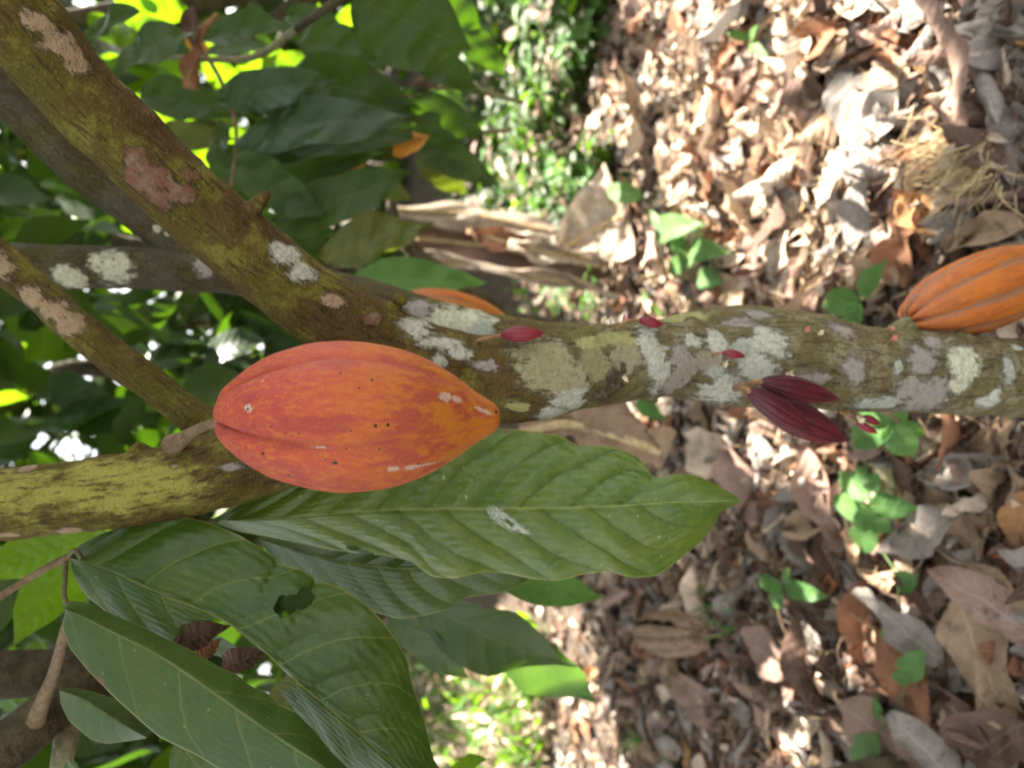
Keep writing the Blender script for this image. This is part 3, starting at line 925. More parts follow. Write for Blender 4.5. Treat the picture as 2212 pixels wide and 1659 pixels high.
for x, y, s, m, l in [(1298, 712, .0085, 'flower', 'cream flower on the sunny trunk edge above the dark knot'), (1315, 706, .0055, 'flower', 'cream bud beside the flower on the sunny trunk edge'),
                      (1345, 705, .006, 'flower_pink', 'pinkish flower bud between cream flower and tiny red pod'), (1558, 786, .006, 'flower', 'cream flower below the tiny red pod at mid trunk'),
                      (1690, 805, .008, 'flower', 'tan withered flower above the three maroon pods'), (1735, 723, .006, 'flower_pink', 'single pink flower bud on the grey green bark'),
                      (1760, 728, .006, 'flower', 'pale flower beside the single pink bud'), (1915, 722, .0055, 'flower_pink', 'pink bud under the stalk of the ridged pod, nearer to it'),
                      (1917, 740, .0065, 'flower_pink', 'pink bud under the stalk of the ridged pod, farther from it'), (1845, 884, .009, 'flower', 'brown withered flower beside the pair of tiny red pods'),
                      (1340, 812, .006, 'flower', 'dried tan flower on the dark knot of the trunk')]:
    flower(x, y, s, M[m], l)


# ------------------------------------------------------------------ foreground leaves with their own outlines
def poly_in(px, py, poly):
    c = np.zeros(px.shape, bool)
    n = len(poly)
    for i in range(n):
        x1, y1 = poly[i]
        x2, y2 = poly[(i + 1) % n]
        cond = ((y1 > py) != (y2 > py))
        xi = (x2 - x1) * (py - y1) / ((y2 - y1) + 1e-9) + x1
        c ^= cond & (px < xi)
    return c


def outlined_leaf(name, mid, upe, loe, dfun, mat, parent, nveins=11, amp=.0013, nu=190, nv=34, holes=(), label=None, wv=.0):
    """A leaf whose midrib and edges follow those in the photo; dfun(t, v) is its real distance, so it stands, folds and droops in space."""
    mid = resample(cr(np.column_stack([np.array(mid, float), np.zeros(len(mid))]), 300)[:, :2], nu, 2)
    U = resample(upe, nu, 2)
    Lo = resample(loe, nu, 2)

    def sm(e):
        k = np.array([1, 2, 1]) / 4
        for _ in range(2):
            e[1:-1] = k[0] * e[:-2] + k[1] * e[1:-1] + k[2] * e[2:]
        return e
    U, Lo = sm(U), sm(Lo)
    t = np.linspace(0, 1, nu)
    v = np.linspace(-1, 1, 2 * nv + 1)
    T, Vv = np.meshgrid(t, v, indexing='ij')
    E = np.where((Vv >= 0)[..., None], U[:, None, :], Lo[:, None, :])
    av = np.abs(Vv)[..., None]
    px = mid[:, None, :] * (1 - av) + E * av
    a = np.abs(Vv)
    s = (T - .10 * a - .07 * a * a) * nveins + .42 * (Vv > 0) + .12
    fr = np.abs(s - np.floor(s) - .5)
    pil = np.power(np.clip(1 - 2 * fr, 0, 1), .55) * np.clip((1 - a) * 4, 0, 1) ** .5
    ribs = np.abs(np.sin(a * 8 * np.pi + np.sin(s * 4) * .5)) * np.clip(np.sin(np.pi * (s % 1)), 0, 1)
    hw = np.linalg.norm(E - mid[:, None, :], axis=2)
    amp = amp * 1.7 * np.clip(hw / 120, 0, 1) ** 1.3 * 1.35
    D = dfun(T, Vv) - amp * (pil - .4) - amp * .14 * ribs * (a > .05) + amp * .7 * np.exp(-(a / .03) ** 2)
    if wv:
        D = D + wv * a ** 2 * np.sin(T * 26 + np.sign(Vv) * 1.3) + wv * .5 * a * np.sin(T * 47 + 2)
    W3 = CAM + D[..., None] * (fw + ((px[..., 0] - 1106) / F)[..., None] * DN + ((829.5 - px[..., 1]) / F)[..., None] * rt)
    Q = grid_quads(nu, 2 * nv + 1)
    if holes:
        cx = px.reshape(-1, 2)[Q].mean(1)
        keep = np.ones(len(Q), bool)
        jit = np.array([mnoise.noise(Vector((x * .06, y * .06, 0))) * 4 for x, y in cx])
        for hp in holes:
            keep &= ~poly_in(cx[:, 0] + jit, cx[:, 1] + jit * .6, hp)
        Q = Q[keep]
    uv = np.stack([T, Vv * .5 + .5], -1).reshape(-1, 2)
    me = mesh_from(name, W3.reshape(-1, 3), Q, uv)
    me.attributes.new('rel', 'FLOAT', 'POINT').data.foreach_set('value', np.clip(hw / 110, .08, 1).astype(np.float32).ravel())
    o = link(name, me, mat, parent)
    if label:
        o['label'] = label
    return o


twig = tube('twig', [P(-60, 1330, .60), P(30, 1270, .60), P(110, 1222, .595), P(155, 1200, .59)], [.0035, .003, .0028, .003], M['twig'], tree, 10)
twig['label'] = 'thin twig carrying the three broad front leaves'
tube('leaf_stalk', [P(148, 1202, .59), P(160, 1190, .582), P(172, 1200, .576), P(150 + 25, 1208, .574)], [.0022, .0022, .002, .0016], M['twig_olive'], tree, 8)
tube('leaf_stalk', [P(140, 1208, .592), P(141, 1245, .585), P(138, 1280, .575), P(143, 1304, .57), P(160, 1318, .568)], [.0024, .002, .002, .002, .0016], M['twig_olive'], tree, 8)
tube('leaf_stalk', [P(395, 1110, .60), P(430, 1122, .60), P(470, 1127, .60)], [.0025, .002, .0017], M['twig_olive'], tree, 8)

# L1: the long leaf behind the pod
outlined_leaf('leaf', [(455, 1126), (600, 1121), (750, 1108), (900, 1101), (1100, 1099), (1250, 1097), (1350, 1092), (1450, 1085), (1602, 1082)],
              [(455, 1124), (520, 1088), (640, 1040), (780, 985), (900, 945), (1000, 927), (1085, 924), (1150, 932), (1210, 940), (1248, 962), (1290, 962), (1335, 968), (1375, 985), (1395, 1006), (1410, 1032), (1428, 1030), (1462, 1024), (1505, 1027), (1550, 1048), (1602, 1080)],
              [(455, 1128), (520, 1150), (600, 1164), (690, 1183), (760, 1195), (830, 1200), (885, 1212), (935, 1248), (985, 1251), (1045, 1235), (1098, 1240), (1150, 1252), (1205, 1256), (1265, 1240), (1310, 1236), (1370, 1250), (1420, 1245), (1470, 1208), (1520, 1165), (1545, 1132), (1552, 1112), (1570, 1100), (1602, 1084)],
              lambda t, v: .605 - .03 * t + .02 * np.sin(t * 3) + .022 * np.abs(v) ** 1.3 * (v < 0) + .010 * np.abs(v) * (v > 0) + .03 * np.clip(t - .7, 0, 1) ** 1.5, M['leaf_main'], tree, 11, .0016,
              holes=[[(740, 1120 + 52), (752, 1186), (800, 1203), (815, 1200), (785, 1186)]], label='long green leaf behind the pod with a white web patch', wv=.003)
# web patch on it
# L2: dark leaf under it
outlined_leaf('leaf', [(560, 1165), (700, 1205), (850, 1228), (1000, 1222), (1165, 1226)], [(560, 1162), (680, 1160), (850, 1170), (1000, 1180), (1165, 1222)],
              [(560, 1168), (600, 1225), (680, 1270), (780, 1315), (860, 1338), (920, 1330), (965, 1318), (1010, 1290), (1080, 1282), (1130, 1262), (1165, 1230)],
              lambda t, v: .66 + .02 * np.abs(v) + .0 * t, M['leaf_deep'], tree, 9, .0012, nu=110, nv=20)
# L3: the broad leaf with the torn holes
outlined_leaf('leaf', [(152, 1206), (250, 1240), (360, 1290), (470, 1335), (560, 1400), (640, 1475), (750, 1565), (900, 1700), (985, 1790)],
              [(152, 1204), (168, 1180), (220, 1152), (290, 1128), (350, 1116), (410, 1118), (460, 1132), (520, 1158), (570, 1188), (596, 1206), (594, 1218), (610, 1219), (650, 1230), (680, 1248), (677, 1262), (700, 1258), (740, 1270), (790, 1305), (830, 1345), (862, 1390), (880, 1425), (888, 1470), (905, 1520), (922, 1580), (936, 1640), (975, 1700), (985, 1785)],
              [(152, 1208), (160, 1250), (190, 1292), (240, 1330), (300, 1365), (355, 1395), (400, 1420), (460, 1440), (520, 1475), (590, 1520), (660, 1570), (740, 1660), (880, 1770), (985, 1792)],
              lambda t, v: .575 - .035 * np.sin(t * 2.2) + .013 * np.abs(v) ** 1.4 * (v < 0) + .022 * np.abs(v) ** 1.6 * (v > 0), M['leaf_deep'], tree, 9.5, .0015, nu=220, nv=44,
              holes=[[(590, 1318), (592, 1300), (610, 1288), (640, 1285), (652, 1268), (668, 1270), (680, 1290), (672, 1308), (655, 1320), (640, 1316), (625, 1330), (608, 1338)],
                     [(360, 1410), (378, 1375), (392, 1352), (420, 1340), (465, 1338), (500, 1352), (530, 1382), (560, 1402), (582, 1418), (640, 1478), (610, 1500), (640, 1540), (560, 1500), (480, 1470), (400, 1450)],
                     ], label='broad green leaf with insect eaten holes', wv=.003)
# L4: the duller leaf in front
outlined_leaf('leaf', [(140, 1316), (180, 1335), (260, 1375), (340, 1415), (420, 1468), (500, 1525), (600, 1595), (750, 1690), (900, 1790)],
              [(140, 1312), (150, 1298), (185, 1302), (230, 1322), (300, 1352), (370, 1385), (420, 1408), (470, 1440), (512, 1458), (540, 1482), (575, 1496), (605, 1525), (640, 1540), (680, 1580), (715, 1625), (780, 1690), (900, 1788)],
              [(140, 1320), (136, 1360), (150, 1400), (190, 1450), (245, 1506), (310, 1565), (345, 1595), (420, 1630), (520, 1690), (650, 1760), (800, 1800), (900, 1795)],
              lambda t, v: .535 - .05 * np.sin(t * 2.0) + .028 * np.abs(v) ** 1.3 * (v > 0) + .012 * np.abs(v) ** 1.5 * (v < 0), M['leaf_dull'], tree, 6, .0007, nu=170, nv=34, label='smooth dull green leaf in front of the eaten one', wv=.0015)
# L5: the small spotted leaf
outlined_leaf('leaf', [(128, 1492), (180, 1510), (240, 1550), (316, 1594)], [(128, 1490), (160, 1486), (205, 1496), (250, 1512), (285, 1540), (316, 1592)], [(128, 1494), (130, 1520), (150, 1560), (195, 1598), (230, 1608), (280, 1602), (316, 1596)],
              lambda t, v: .60 + .015 * np.abs(v) + .01 * t, M['leaf_dull'], tree, 6, .001, nu=60, nv=16, label='small green leaf with pale spots')
tube('twig', [P(72, 1575, .745), P(95, 1510, .70), P(118, 1450, .66), P(138, 1375, .62), P(150, 1330, .60)], [.010, .0065, .005, .0045, .0035], M['twig'], tree, 8)

for i, (bx, by, tx, ty, wd_, ci) in enumerate([(372, 1400, 500, 1352, 66, 3), (470, 1450, 580, 1405, 60, 3), (420, 1440, 480, 1380, 40, 2)]):
    leaf_between('torn_piece', P(bx, by, .60), P(tx, ty, .605), wd_ * .6 / F, -fw + .4 * rt, DRYM[ci], tree, .3, .3, .2, .9, seed=i)

# white web on the long leaf
def build_web():
    rg = random.Random(3)
    root = empty('spider_web', tuple(P(1100, 1128, .585)))
    tag(root, 'small white silk web stuck on the long green leaf', 'spider web')
    V, Q = [], []
    off = 0
    ctr = [(1060, 1104), (1078, 1116), (1098, 1128), (1118, 1140), (1140, 1152)]
    for k in range(190):
        a = rg.random()
        side = rg.uniform(-1, 1)
        i = a * 3.99
        j = int(i)
        f_ = i - j
        x = ctr[j][0] * (1 - f_) + ctr[j + 1][0] * f_
        y = ctr[j][1] * (1 - f_) + ctr[j + 1][1] * f_
        wd = 15 * math.sin(math.pi * min(1, a + .15))
        ox, oy = -.52 * side * wd, .85 * side * wd
        if abs(side) < .45 and .35 < a < .72:
            continue
        ln = rg.uniform(8, 30)
        an = .58 + rg.gauss(0, .45)
        p0 = (x + ox - math.cos(an) * ln / 2, y + oy - math.sin(an) * ln / 2)
        p1 = (x + ox + math.cos(an) * ln / 2, y + oy + math.sin(an) * ln / 2)
        d = .5815
        c = np.array([P(*p0, d), (P(*p0, d) + P(*p1, d)) / 2 - fw * .001, P(*p1, d)])
        v, q = tube_data(c, [.00018, rg.uniform(.0001, .0004), .00008], 5)
        V.append(v)
        Q.append(q + off)
        off += len(v)
    m = bpy.data.materials.get('white_silk') or simple_material('white_silk', (.36, .40, .33), (.52, .55, .48), 300, .7, .1, .0005)
    link('silk', mesh_from('silk', np.concatenate(V), np.concatenate(Q)), m, root)


build_web()

# ------------------------------------------------------------------ neighbouring tree, lower left of the picture
nb = empty('cacao_tree', tuple(G(900, 2400)))
tag(nb, 'dim brown cacao tree mostly hidden behind the smooth dull green leaf', 'tree')
tube('limb', [P(-160, 1462, .80), P(0, 1458, .82), P(150, 1460, .84), P(330, 1500, .86), P(520, 1600, .90), P(700, 1780, .98)], [.025, .025, .025, .026, .028, .03], M['far_bark'], nb, 18, 50, .08)
tube('limb', [P(-150, 1720, .70), P(-20, 1640, .72), P(80, 1560, .75), P(170, 1490, .79), P(260, 1475, .83)], [.024, .024, .023, .022, .022], M['far_bark'], nb, 18, 40, .08)
tube('limb', [P(120, 1720, .74), P(135, 1640, .76), P(150, 1560, .79)], [.009, .011, .012], simple_material('pale_stub_bark', (.22, .21, .12), (.38, .37, .25), 80), nb, 12, 20, .15)
q0 = P(700, 1780, .98)
tube('trunk', [q0 + np.array([.02, -.01, .06]), q0, np.array([q0[0] - .1, q0[1] + .05, .3]), np.array([q0[0] - .12, q0[1] + .08, -.03])], [.03, .031, .04, .055], M['far_bark'], nb, 18, 40, .08)


# leaves written as (base px, tip px, width px, depth at base, depth at tip, material, droop)
def px_leaf(parent, bx, by, tx, ty, wpx, d0, d1, mat, droop=.25, fold=.15, zh=None, seed=0, curl=0, wav=.05, nu=18, nv=9, shape=.42, label=None):
    B, T = P(bx, by, d0), P(tx, ty, d1)
    z = (-fw * .8 + np.array([0, 0, .5]) + .25 * rt * math.sin(seed * 1.7)) if zh is None else zh
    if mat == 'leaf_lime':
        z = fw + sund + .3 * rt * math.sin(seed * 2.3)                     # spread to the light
    o = leaf_between('leaf', B, T, wpx * (d0 + d1) / 2 / F, z, M[mat], parent, droop, fold, wav, curl, nu, nv, seed, shape)
    if label:
        o['label'] = label
    return o


for i, a in enumerate([(230, 1150, -60, 1260, 130, .78, .74, 'leaf_lime'), (190, 1180, 30, 1400, 120, .80, .80, 'leaf_lime'), (60, 1200, -90, 1420, 150, .86, .86, 'leaf_dark'),
                       (900, 1290, 1235, 1440, 190, .82, .88, 'leaf_dark'), (1080, 1370, 1282, 1508, 130, .87, .92, 'leaf_weed'), (1060, 1240, 1300, 1290, 80, .84, .90, 'leaf_weed'), (850, 1310, 1010, 1465, 110, .84, .9, 'leaf_dark'),
                       (700, 1440, 560, 1540, 60, .8, .82, 'leaf_olive'), (620, 1640, 500, 1500, 70, .86, .8, 'leaf_dark'), (950, 1690, 1060, 1640, 60, .74, .78, 'leaf_lime'),
                       (40, 1530, -30, 1450, 60, .86, .9, 'leaf_weed'), (150, 1640, 220, 1760, 90, .70, .72, 'leaf_deep'), (380, 1600, 560, 1760, 130, .66, .66, 'leaf_deep'), (420, 1350, 560, 1440, 70, .74, .78, 'leaf_dark')]):
    px_leaf(nb, *a, seed=i)

# ------------------------------------------------------------------ sapling behind, upper part of the picture
sap_base = np.array([1.02, 1.55, 0.0])
sap = empty('cacao_sapling', tuple(sap_base))
tag(sap, 'leafy cacao sapling with large dark hanging leaves behind the thick mossy limb', 'sapling')
tube('stem', [sap_base + (0, 0, -.02), P(1250, -190, 1.6), P(960, -150, 1.3), P(760, -20, 1.12), P(640, 62, 1.15)], [.014, .011, .009, .0065, .006], M['far_bark'], sap, 10, 60, .1)
tube('twig', [P(300, 118, 1.3), P(470, 128, 1.28), P(560, 118, 1.22), P(640, 62, 1.15)], [.004, .005, .006, .006], M['twig_olive'], sap, 8, 30)
tube('twig', [P(470, 30, 1.25), P(440, 60, 1.25), P(425, 100, 1.26), P(410, 190, 1.27)], [.004, .0055, .007, .012], M['twig_rust'], sap, 8, 20)
tube('twig', [P(500, 400, 1.3), P(510, 280, 1.28), P(480, 180, 1.26), P(440, 110, 1.25)], [.003, .0035, .004, .004], M['twig'], sap, 8, 20)
tube('twig', [P(640, 470, 1.32), P(700, 540, 1.3), P(770, 575, 1.28), P(860, 640, 1.25)], [.004, .004, .004, .004], M['twig_olive'], sap, 8, 20)
tube('twig', [P(1130, 220, 1.55), P(1000, 190, 1.5), P(940, 190, 1.45)], [.005, .005, .004], M['twig_olive'], sap, 8, 20)
tube('twig', [P(1100, 280, 1.6), P(1020, 285, 1.55), P(920, 270, 1.5)], [.005, .005, .004], M['twig_olive'], sap, 8, 20)
SAP = [  # base, tip, width, depths, material
    (470, 215, 735, 172, 88, 1.22, 1.20, 'leaf_blue'), (505, 315, 905, 262, 110, 1.24, 1.22, 'leaf_blue'), (560, 345, 932, 300, 80, 1.28, 1.27, 'leaf_dark'), (510, 340, 705, 465, 110, 1.22, 1.22, 'leaf_dark'),
    (590, 500, 892, 372, 110, 1.25, 1.23, 'leaf_dark'), (690, 560, 935, 482, 115, 1.18, 1.20, 'leaf_olive'), (760, 600, 1048, 612, 80, 1.16, 1.18, 'leaf_weed'), (760, -10, 1015, 105, 190, 1.15, 1.2, 'leaf_dark'),
    (620, 160, 905, 238, 120, 1.26, 1.3, 'leaf_dark'), (880, 120, 1045, 205, 70, 1.35, 1.4, 'leaf_dark'), (420, 70, 245, 175, 90, 1.2, 1.18, 'leaf_dark'), (760, 60, 905, 75, 80, 1.3, 1.35, 'leaf_dark'),
    (640, 90, 870, 140, 100, 1.32, 1.34, 'leaf_dark'), (430, 90, 640, 60, 80, 1.32, 1.3, 'leaf_dark'), (850, 200, 1050, 290, 80, 1.4, 1.45, 'leaf_dark'), (560, 380, 830, 330, 90, 1.34, 1.3, 'leaf_dark'),
    (480, 260, 500, 420, 70, 1.3, 1.32, 'leaf_dark'), (300, 20, 180, 90, 60, 1.25, 1.3, 'leaf_dark'), (640, 420, 760, 560, 70, 1.35, 1.35, 'leaf_dark'), (880, 280, 1080, 400, 80, 1.5, 1.5, 'leaf_dark'),
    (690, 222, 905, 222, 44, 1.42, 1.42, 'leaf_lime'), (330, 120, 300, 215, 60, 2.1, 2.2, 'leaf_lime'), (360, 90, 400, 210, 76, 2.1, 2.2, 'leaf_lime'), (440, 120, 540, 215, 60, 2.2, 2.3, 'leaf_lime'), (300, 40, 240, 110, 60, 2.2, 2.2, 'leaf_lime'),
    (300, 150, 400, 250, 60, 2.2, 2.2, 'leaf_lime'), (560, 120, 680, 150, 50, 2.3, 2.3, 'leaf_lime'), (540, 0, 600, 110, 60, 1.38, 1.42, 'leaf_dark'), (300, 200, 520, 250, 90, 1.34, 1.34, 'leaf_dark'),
    (330, 290, 510, 300, 60, 1.5, 1.5, 'leaf_olive'), (240, -20, 420, 30, 80, 2.1, 2.2, 'leaf_lime'), (620, 30, 760, 90, 70, 1.5, 1.5, 'leaf_dark'), (900, 0, 1040, 60, 80, 1.5, 1.55, 'leaf_dark'),
    (940, 150, 1010, 260, 60, 1.55, 1.6, 'leaf_weed'), (1000, 60, 1090, 160, 70, 1.7, 1.75, 'leaf_dark'), (900, 320, 1010, 420, 70, 1.6, 1.65, 'leaf_olive'), (500, 520, 640, 600, 60, 1.2, 1.22, 'leaf_dark'),
    (560, 560, 740, 520, 70, 1.3, 1.3, 'leaf_dark'), (700, 640, 820, 600, 50, 1.2, 1.22, 'leaf_dark'), (870, 645, 760, 560, 70, 1.3, 1.32, 'leaf_dark'), (190, 30, 330, 120, 70, 1.5, 1.5, 'leaf_lime')]
for i, a in enumerate(SAP):
    px_leaf(sap, *a, seed=i + 3, droop=.25 + .35 * rnd.random(), fold=.15 + .3 * rnd.random(), wav=.10, nu=26, nv=13)
rg_ = random.Random(23)
SAP += [(280, 45, 400, 95, 70, 1.9, 1.9, 'leaf_lime'), (335, 130, 395, 235, 90, 1.9, 1.95, 'leaf_lime'), (290, 180, 335, 250, 50, 1.95, 1.95, 'leaf_lime'), (430, 110, 455, 50, 44, 1.95, 1.95, 'leaf_lime'), (520, 165, 565, 110, 50, 1.95, 1.95, 'leaf_lime'),
        (590, 145, 670, 118, 44, 1.95, 1.95, 'leaf_lime'), (470, 200, 530, 150, 44, 1.95, 1.95, 'leaf_lime'), (640, 190, 760, 214, 40, 1.95, 1.95, 'leaf_lime')]
for i, a in enumerate(SAP[-8:]):
    px_leaf(sap, *a, seed=i + 150)
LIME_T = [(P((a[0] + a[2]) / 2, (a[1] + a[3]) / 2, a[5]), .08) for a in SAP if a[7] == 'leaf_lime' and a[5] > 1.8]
for i in range(30):
    x, y, an = rg_.uniform(470, 1020), rg_.uniform(-10, 540), rg_.uniform(-.5, .9)
    ln, d_ = rg_.uniform(90, 190), rg_.uniform(1.40, 1.75)
    if x + ln > 1060 - y * .1:
        continue
    px_leaf(sap, x - ln * .5, y - ln * .3 * an, x + ln * .5, y + ln * .3 * an, rg_.uniform(36, 66), d_, d_ + .03, rg_.choice(['leaf_dark', 'leaf_dark', 'leaf_olive']), seed=i + 70)
for i in range(26):
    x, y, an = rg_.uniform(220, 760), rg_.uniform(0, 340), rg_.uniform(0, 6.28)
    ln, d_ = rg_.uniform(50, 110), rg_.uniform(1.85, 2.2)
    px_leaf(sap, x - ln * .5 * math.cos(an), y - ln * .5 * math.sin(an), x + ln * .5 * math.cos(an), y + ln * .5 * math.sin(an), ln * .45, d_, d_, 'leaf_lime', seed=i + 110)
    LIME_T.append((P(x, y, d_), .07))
px_leaf(sap, 850, 335, 930, 292, 55, 1.262, 1.262, 'leaf_yellow', seed=5, label='orange leaf end')
px_leaf(sap, 930, 330, 1010, 360, 50, 1.5, 1.52, 'leaf_yellow', seed=8, label='orange spotted leaf')
px_leaf(sap, 690, 410, 790, 352, 34, 1.30, 1.30, 'leaf_yellow', seed=9, label='yellowing leaf')
px_leaf(sap, 400, 80, 455, 105, 40, 1.36, 1.36, 'leaf_yellow', seed=10, label='yellow leaf in the sun')
for i, (a, k) in enumerate([((820, 260, 895, 205, 50, 1.3, 1.3), 5), ((880, 205, 965, 170, 42, 1.4, 1.4), 5), ((415, 10, 425, 110, 46, 1.24, 1.26), 3), ((440, 100, 395, 190, 40, 1.25, 1.28), 2)]):
    B, T = P(a[0], a[1], a[5]), P(a[2], a[3], a[6])
    o = leaf_between('dry_leaf', B, T, a[4] * a[5] / F, -fw, DRYM[k], sap, .4, .2, .1, 1.2, seed=i)


# ------------------------------------------------------------------ big dry leaves leaning on the ground, middle distance
def dry_sheet(label, pts, wpx, mat, curl, seed, group='large dry leaves on the ground'):
    """A big dead leaf: a ribbon along pts (px, py, depth) that rolls up along its length."""
    c = cr([[*P(x, y, d), 0] for x, y, d in pts], 40)[:, :3]
    wd = np.interp(np.linspace(0, 1, 40), np.linspace(0, 1, len(wpx)), wpx)
    root = empty('large_dry_leaf', tuple(c[-1]))
    tag(root, label, 'dry leaf', group)
    V, uv = [], []
    nv = 21
    v = np.linspace(-1, 1, nv)
    tan = np.gradient(c, axis=0)
    for i in range(40):
        Fm = frame(tan[i], -fw + .3 * rt * math.sin(seed))
        W = wd[i] * 2.5 / F / 2
        cu = curl * (1 + .4 * math.sin(i * .3 + seed))
        for x in v:
            a = cu * x
            px = W * math.sin(a) / cu
            pz = W * (math.cos(a) - 1) / cu * -1
            nz = .020 * mnoise.noise(Vector((x * 2 + seed, i * .12, 0))) + 0.009 * mnoise.noise(Vector((x * 7 + seed, i * .4, 3)))
            V.append(c[i] + Fm[:, 0] * (px + nz * .7) + Fm[:, 2] * (pz + nz))
            uv.append((i / 39, x * .5 + .5))
    link('blade', mesh_from('blade', V, grid_quads(40, nv), uv), mat, root)
    tube('rib', list(c[::6]) + [c[-1]], [.007] * len(c[::6]) + [.003], M['straw'], root, 8, 40)
    return root


dry_sheet('broad curled dry leaf lying nearest the green weeds', [(850, 452, 2.66), (980, 458, 2.62), (1090, 475, 2.56), (1195, 500, 2.50)], [40, 80, 100, 60], M['banana'], -1.3, 1)
dry_sheet('dry leaf sheet with a bright sunlit edge, fanning out over the litter', [(1170, 565, 2.46), (1230, 528, 2.43), (1290, 492, 2.40), (1352, 462, 2.36)], [14, 90, 170, 230], M['banana'], .55, 2)
dry_sheet('long rolled grey dry leaf below the curled one', [(880, 552, 2.52), (1000, 572, 2.48), (1120, 592, 2.44), (1250, 615, 2.40), (1340, 642, 2.36)], [44, 56, 58, 50, 16], M['banana'], 2.6, 3)
dry_sheet('dark brown dry leaf tucked in the gap between the other large dry leaves', [(900, 515, 2.70), (1050, 530, 2.68), (1180, 555, 2.64), (1330, 580, 2.58)], [70, 130, 130, 90], DRYM[3], -.7, 4)
dry_sheet('pale folded dry leaf with a rounded sunny end amid the large dry leaves', [(1100, 525, 2.44), (1160, 540, 2.40), (1220, 552, 2.38), (1300, 560, 2.38)], [30, 74, 70, 20], M['banana'], 1.9, 6)
dry_sheet('small reddish dry leaf standing beside the pale folded one', [(1010, 500, 2.5), (1080, 520, 2.47), (1150, 535, 2.45), (1200, 560, 2.44)], [24, 60, 54, 16], DRYM[2], 1.2, 7)
dry_sheet('broad brown dry leaf lying just past the lichened trunk', [(1120, 935, 1.25), (1230, 915, 1.22), (1330, 940, 1.2), (1440, 985, 1.18)], [60, 90, 90, 40], DRYM[0], -1.5, 5)

# ------------------------------------------------------------------ added shade canopy: unseen tree above the frame, crown gaps shaped for sun patches
LIT = [[(1290, -400), (2100, -400), (2090, 180), (2030, 420), (1930, 570), (1740, 670), (1345, 700), (1200, 650), (1100, 540), (1140, 320), (1230, 150)],
       [(940, 1420), (1190, 1240), (1265, 1310), (1365, 1660), (1365, 2000), (900, 2000), (900, 1560)]]
SPOTS = [(2110, 350, 75), (2020, 440, 60), (2140, 250, 40), (1690, 1010, 22), (1640, 960, 18), (1800, 1100, 18), (1930, 900, 16), (1890, 1110, 24), (1680, 1285, 14), (1905, 1180, 16), (1840, 1080, 16), (1930, 1215, 14), (2060, 1010, 12), (1570, 990, 15), (1745, 1040, 16), (1780, 1200, 10),
         (1940, 1350, 8), (1960, 640, 14), (2200, 1290, 14), (1950, 1420, 8)]
OPEN3 = [(P(1150, 520, 2.5), .34), (P(1260, 540, 2.45), .3), (P(1000, 480, 2.5), .2), (P(790, 222, 1.42), .035), (P(350, 150, 2.2), .12), (P(480, 180, 2.3), .10), (P(640, 130, 2.3), .08), (P(270, 60, 2.2), .1), (P(1240, 1460, .90), .03),  (P(1400, 700, .66), .022), (P(1320, 706, .65), .02),]


OPEN3 += [(G(1840, 1065, .09), .012), (G(1905, 950, .12), .014), (G(1912, 1118, .08), .010), (G(1672, 1290, .06), .009), (G(1770, 1000, .05), .022), (G(1600, 970, .05), .018), (G(1800, 665, .08), .018), (G(1890, 1215, .05), .015)]
OPEN3 += LIME_T
_g = random.Random(19)
for _ in range(11):
    OPEN3.append((P(_g.uniform(-20, 480), _g.uniform(330, 1010), _g.uniform(1.7, 2.5)), _g.uniform(.03, .085)))
for _ in range(12):
    OPEN3.append((P(_g.uniform(170, 620), _g.uniform(-20, 260), _g.uniform(2.0, 2.7)), _g.uniform(.04, .09)))
for _ in range(5):
    OPEN3.append((P(_g.uniform(-20, 640), _g.uniform(1350, 1680), _g.uniform(1.5, 2.4)), _g.uniform(.03, .07)))


def sun_keep(W, far=.14):
    """How likely each leaf (points W, n x m x 3) stays: the crowns have gaps where the photo shows sun on the ground."""
    g = W - sund * (W[..., 2:3] / sund[2])
    q = g - CAM
    d = q @ fw
    ok = g[..., 1] > .25
    dd = np.where(ok, d, 1.0)
    px, py = 1106 + F * (q @ DN) / dd, 829.5 - F * (q @ rt) / dd
    keep = np.ones(W.shape[:2])
    for poly in LIT:
        keep[poly_in(px, py, poly) & ok] = .001
    for sx, sy, sr in SPOTS:
        m = ((px - sx) ** 2 + (py - sy) ** 2 < (sr * .8) ** 2) & ok
        keep[m] = np.minimum(keep[m], .1)
    for c, r in OPEN3:
        rel = W - c
        al = rel @ sund
        perp = np.linalg.norm(rel - sund * al[..., None], axis=-1)
        keep[(al > .05) & (perp < r + .02)] = 0
    k = keep.min(1)
    gc = g.mean(1)
    for i in np.nonzero((k == 1.0) & (gc[:, 1] > 3.0))[0]:
        k[i] = far if mnoise.noise(Vector((gc[i, 0] * 1.3, gc[i, 1] * .9, 5))) >  -.02 else .75
    return k


CANOPY = 16000


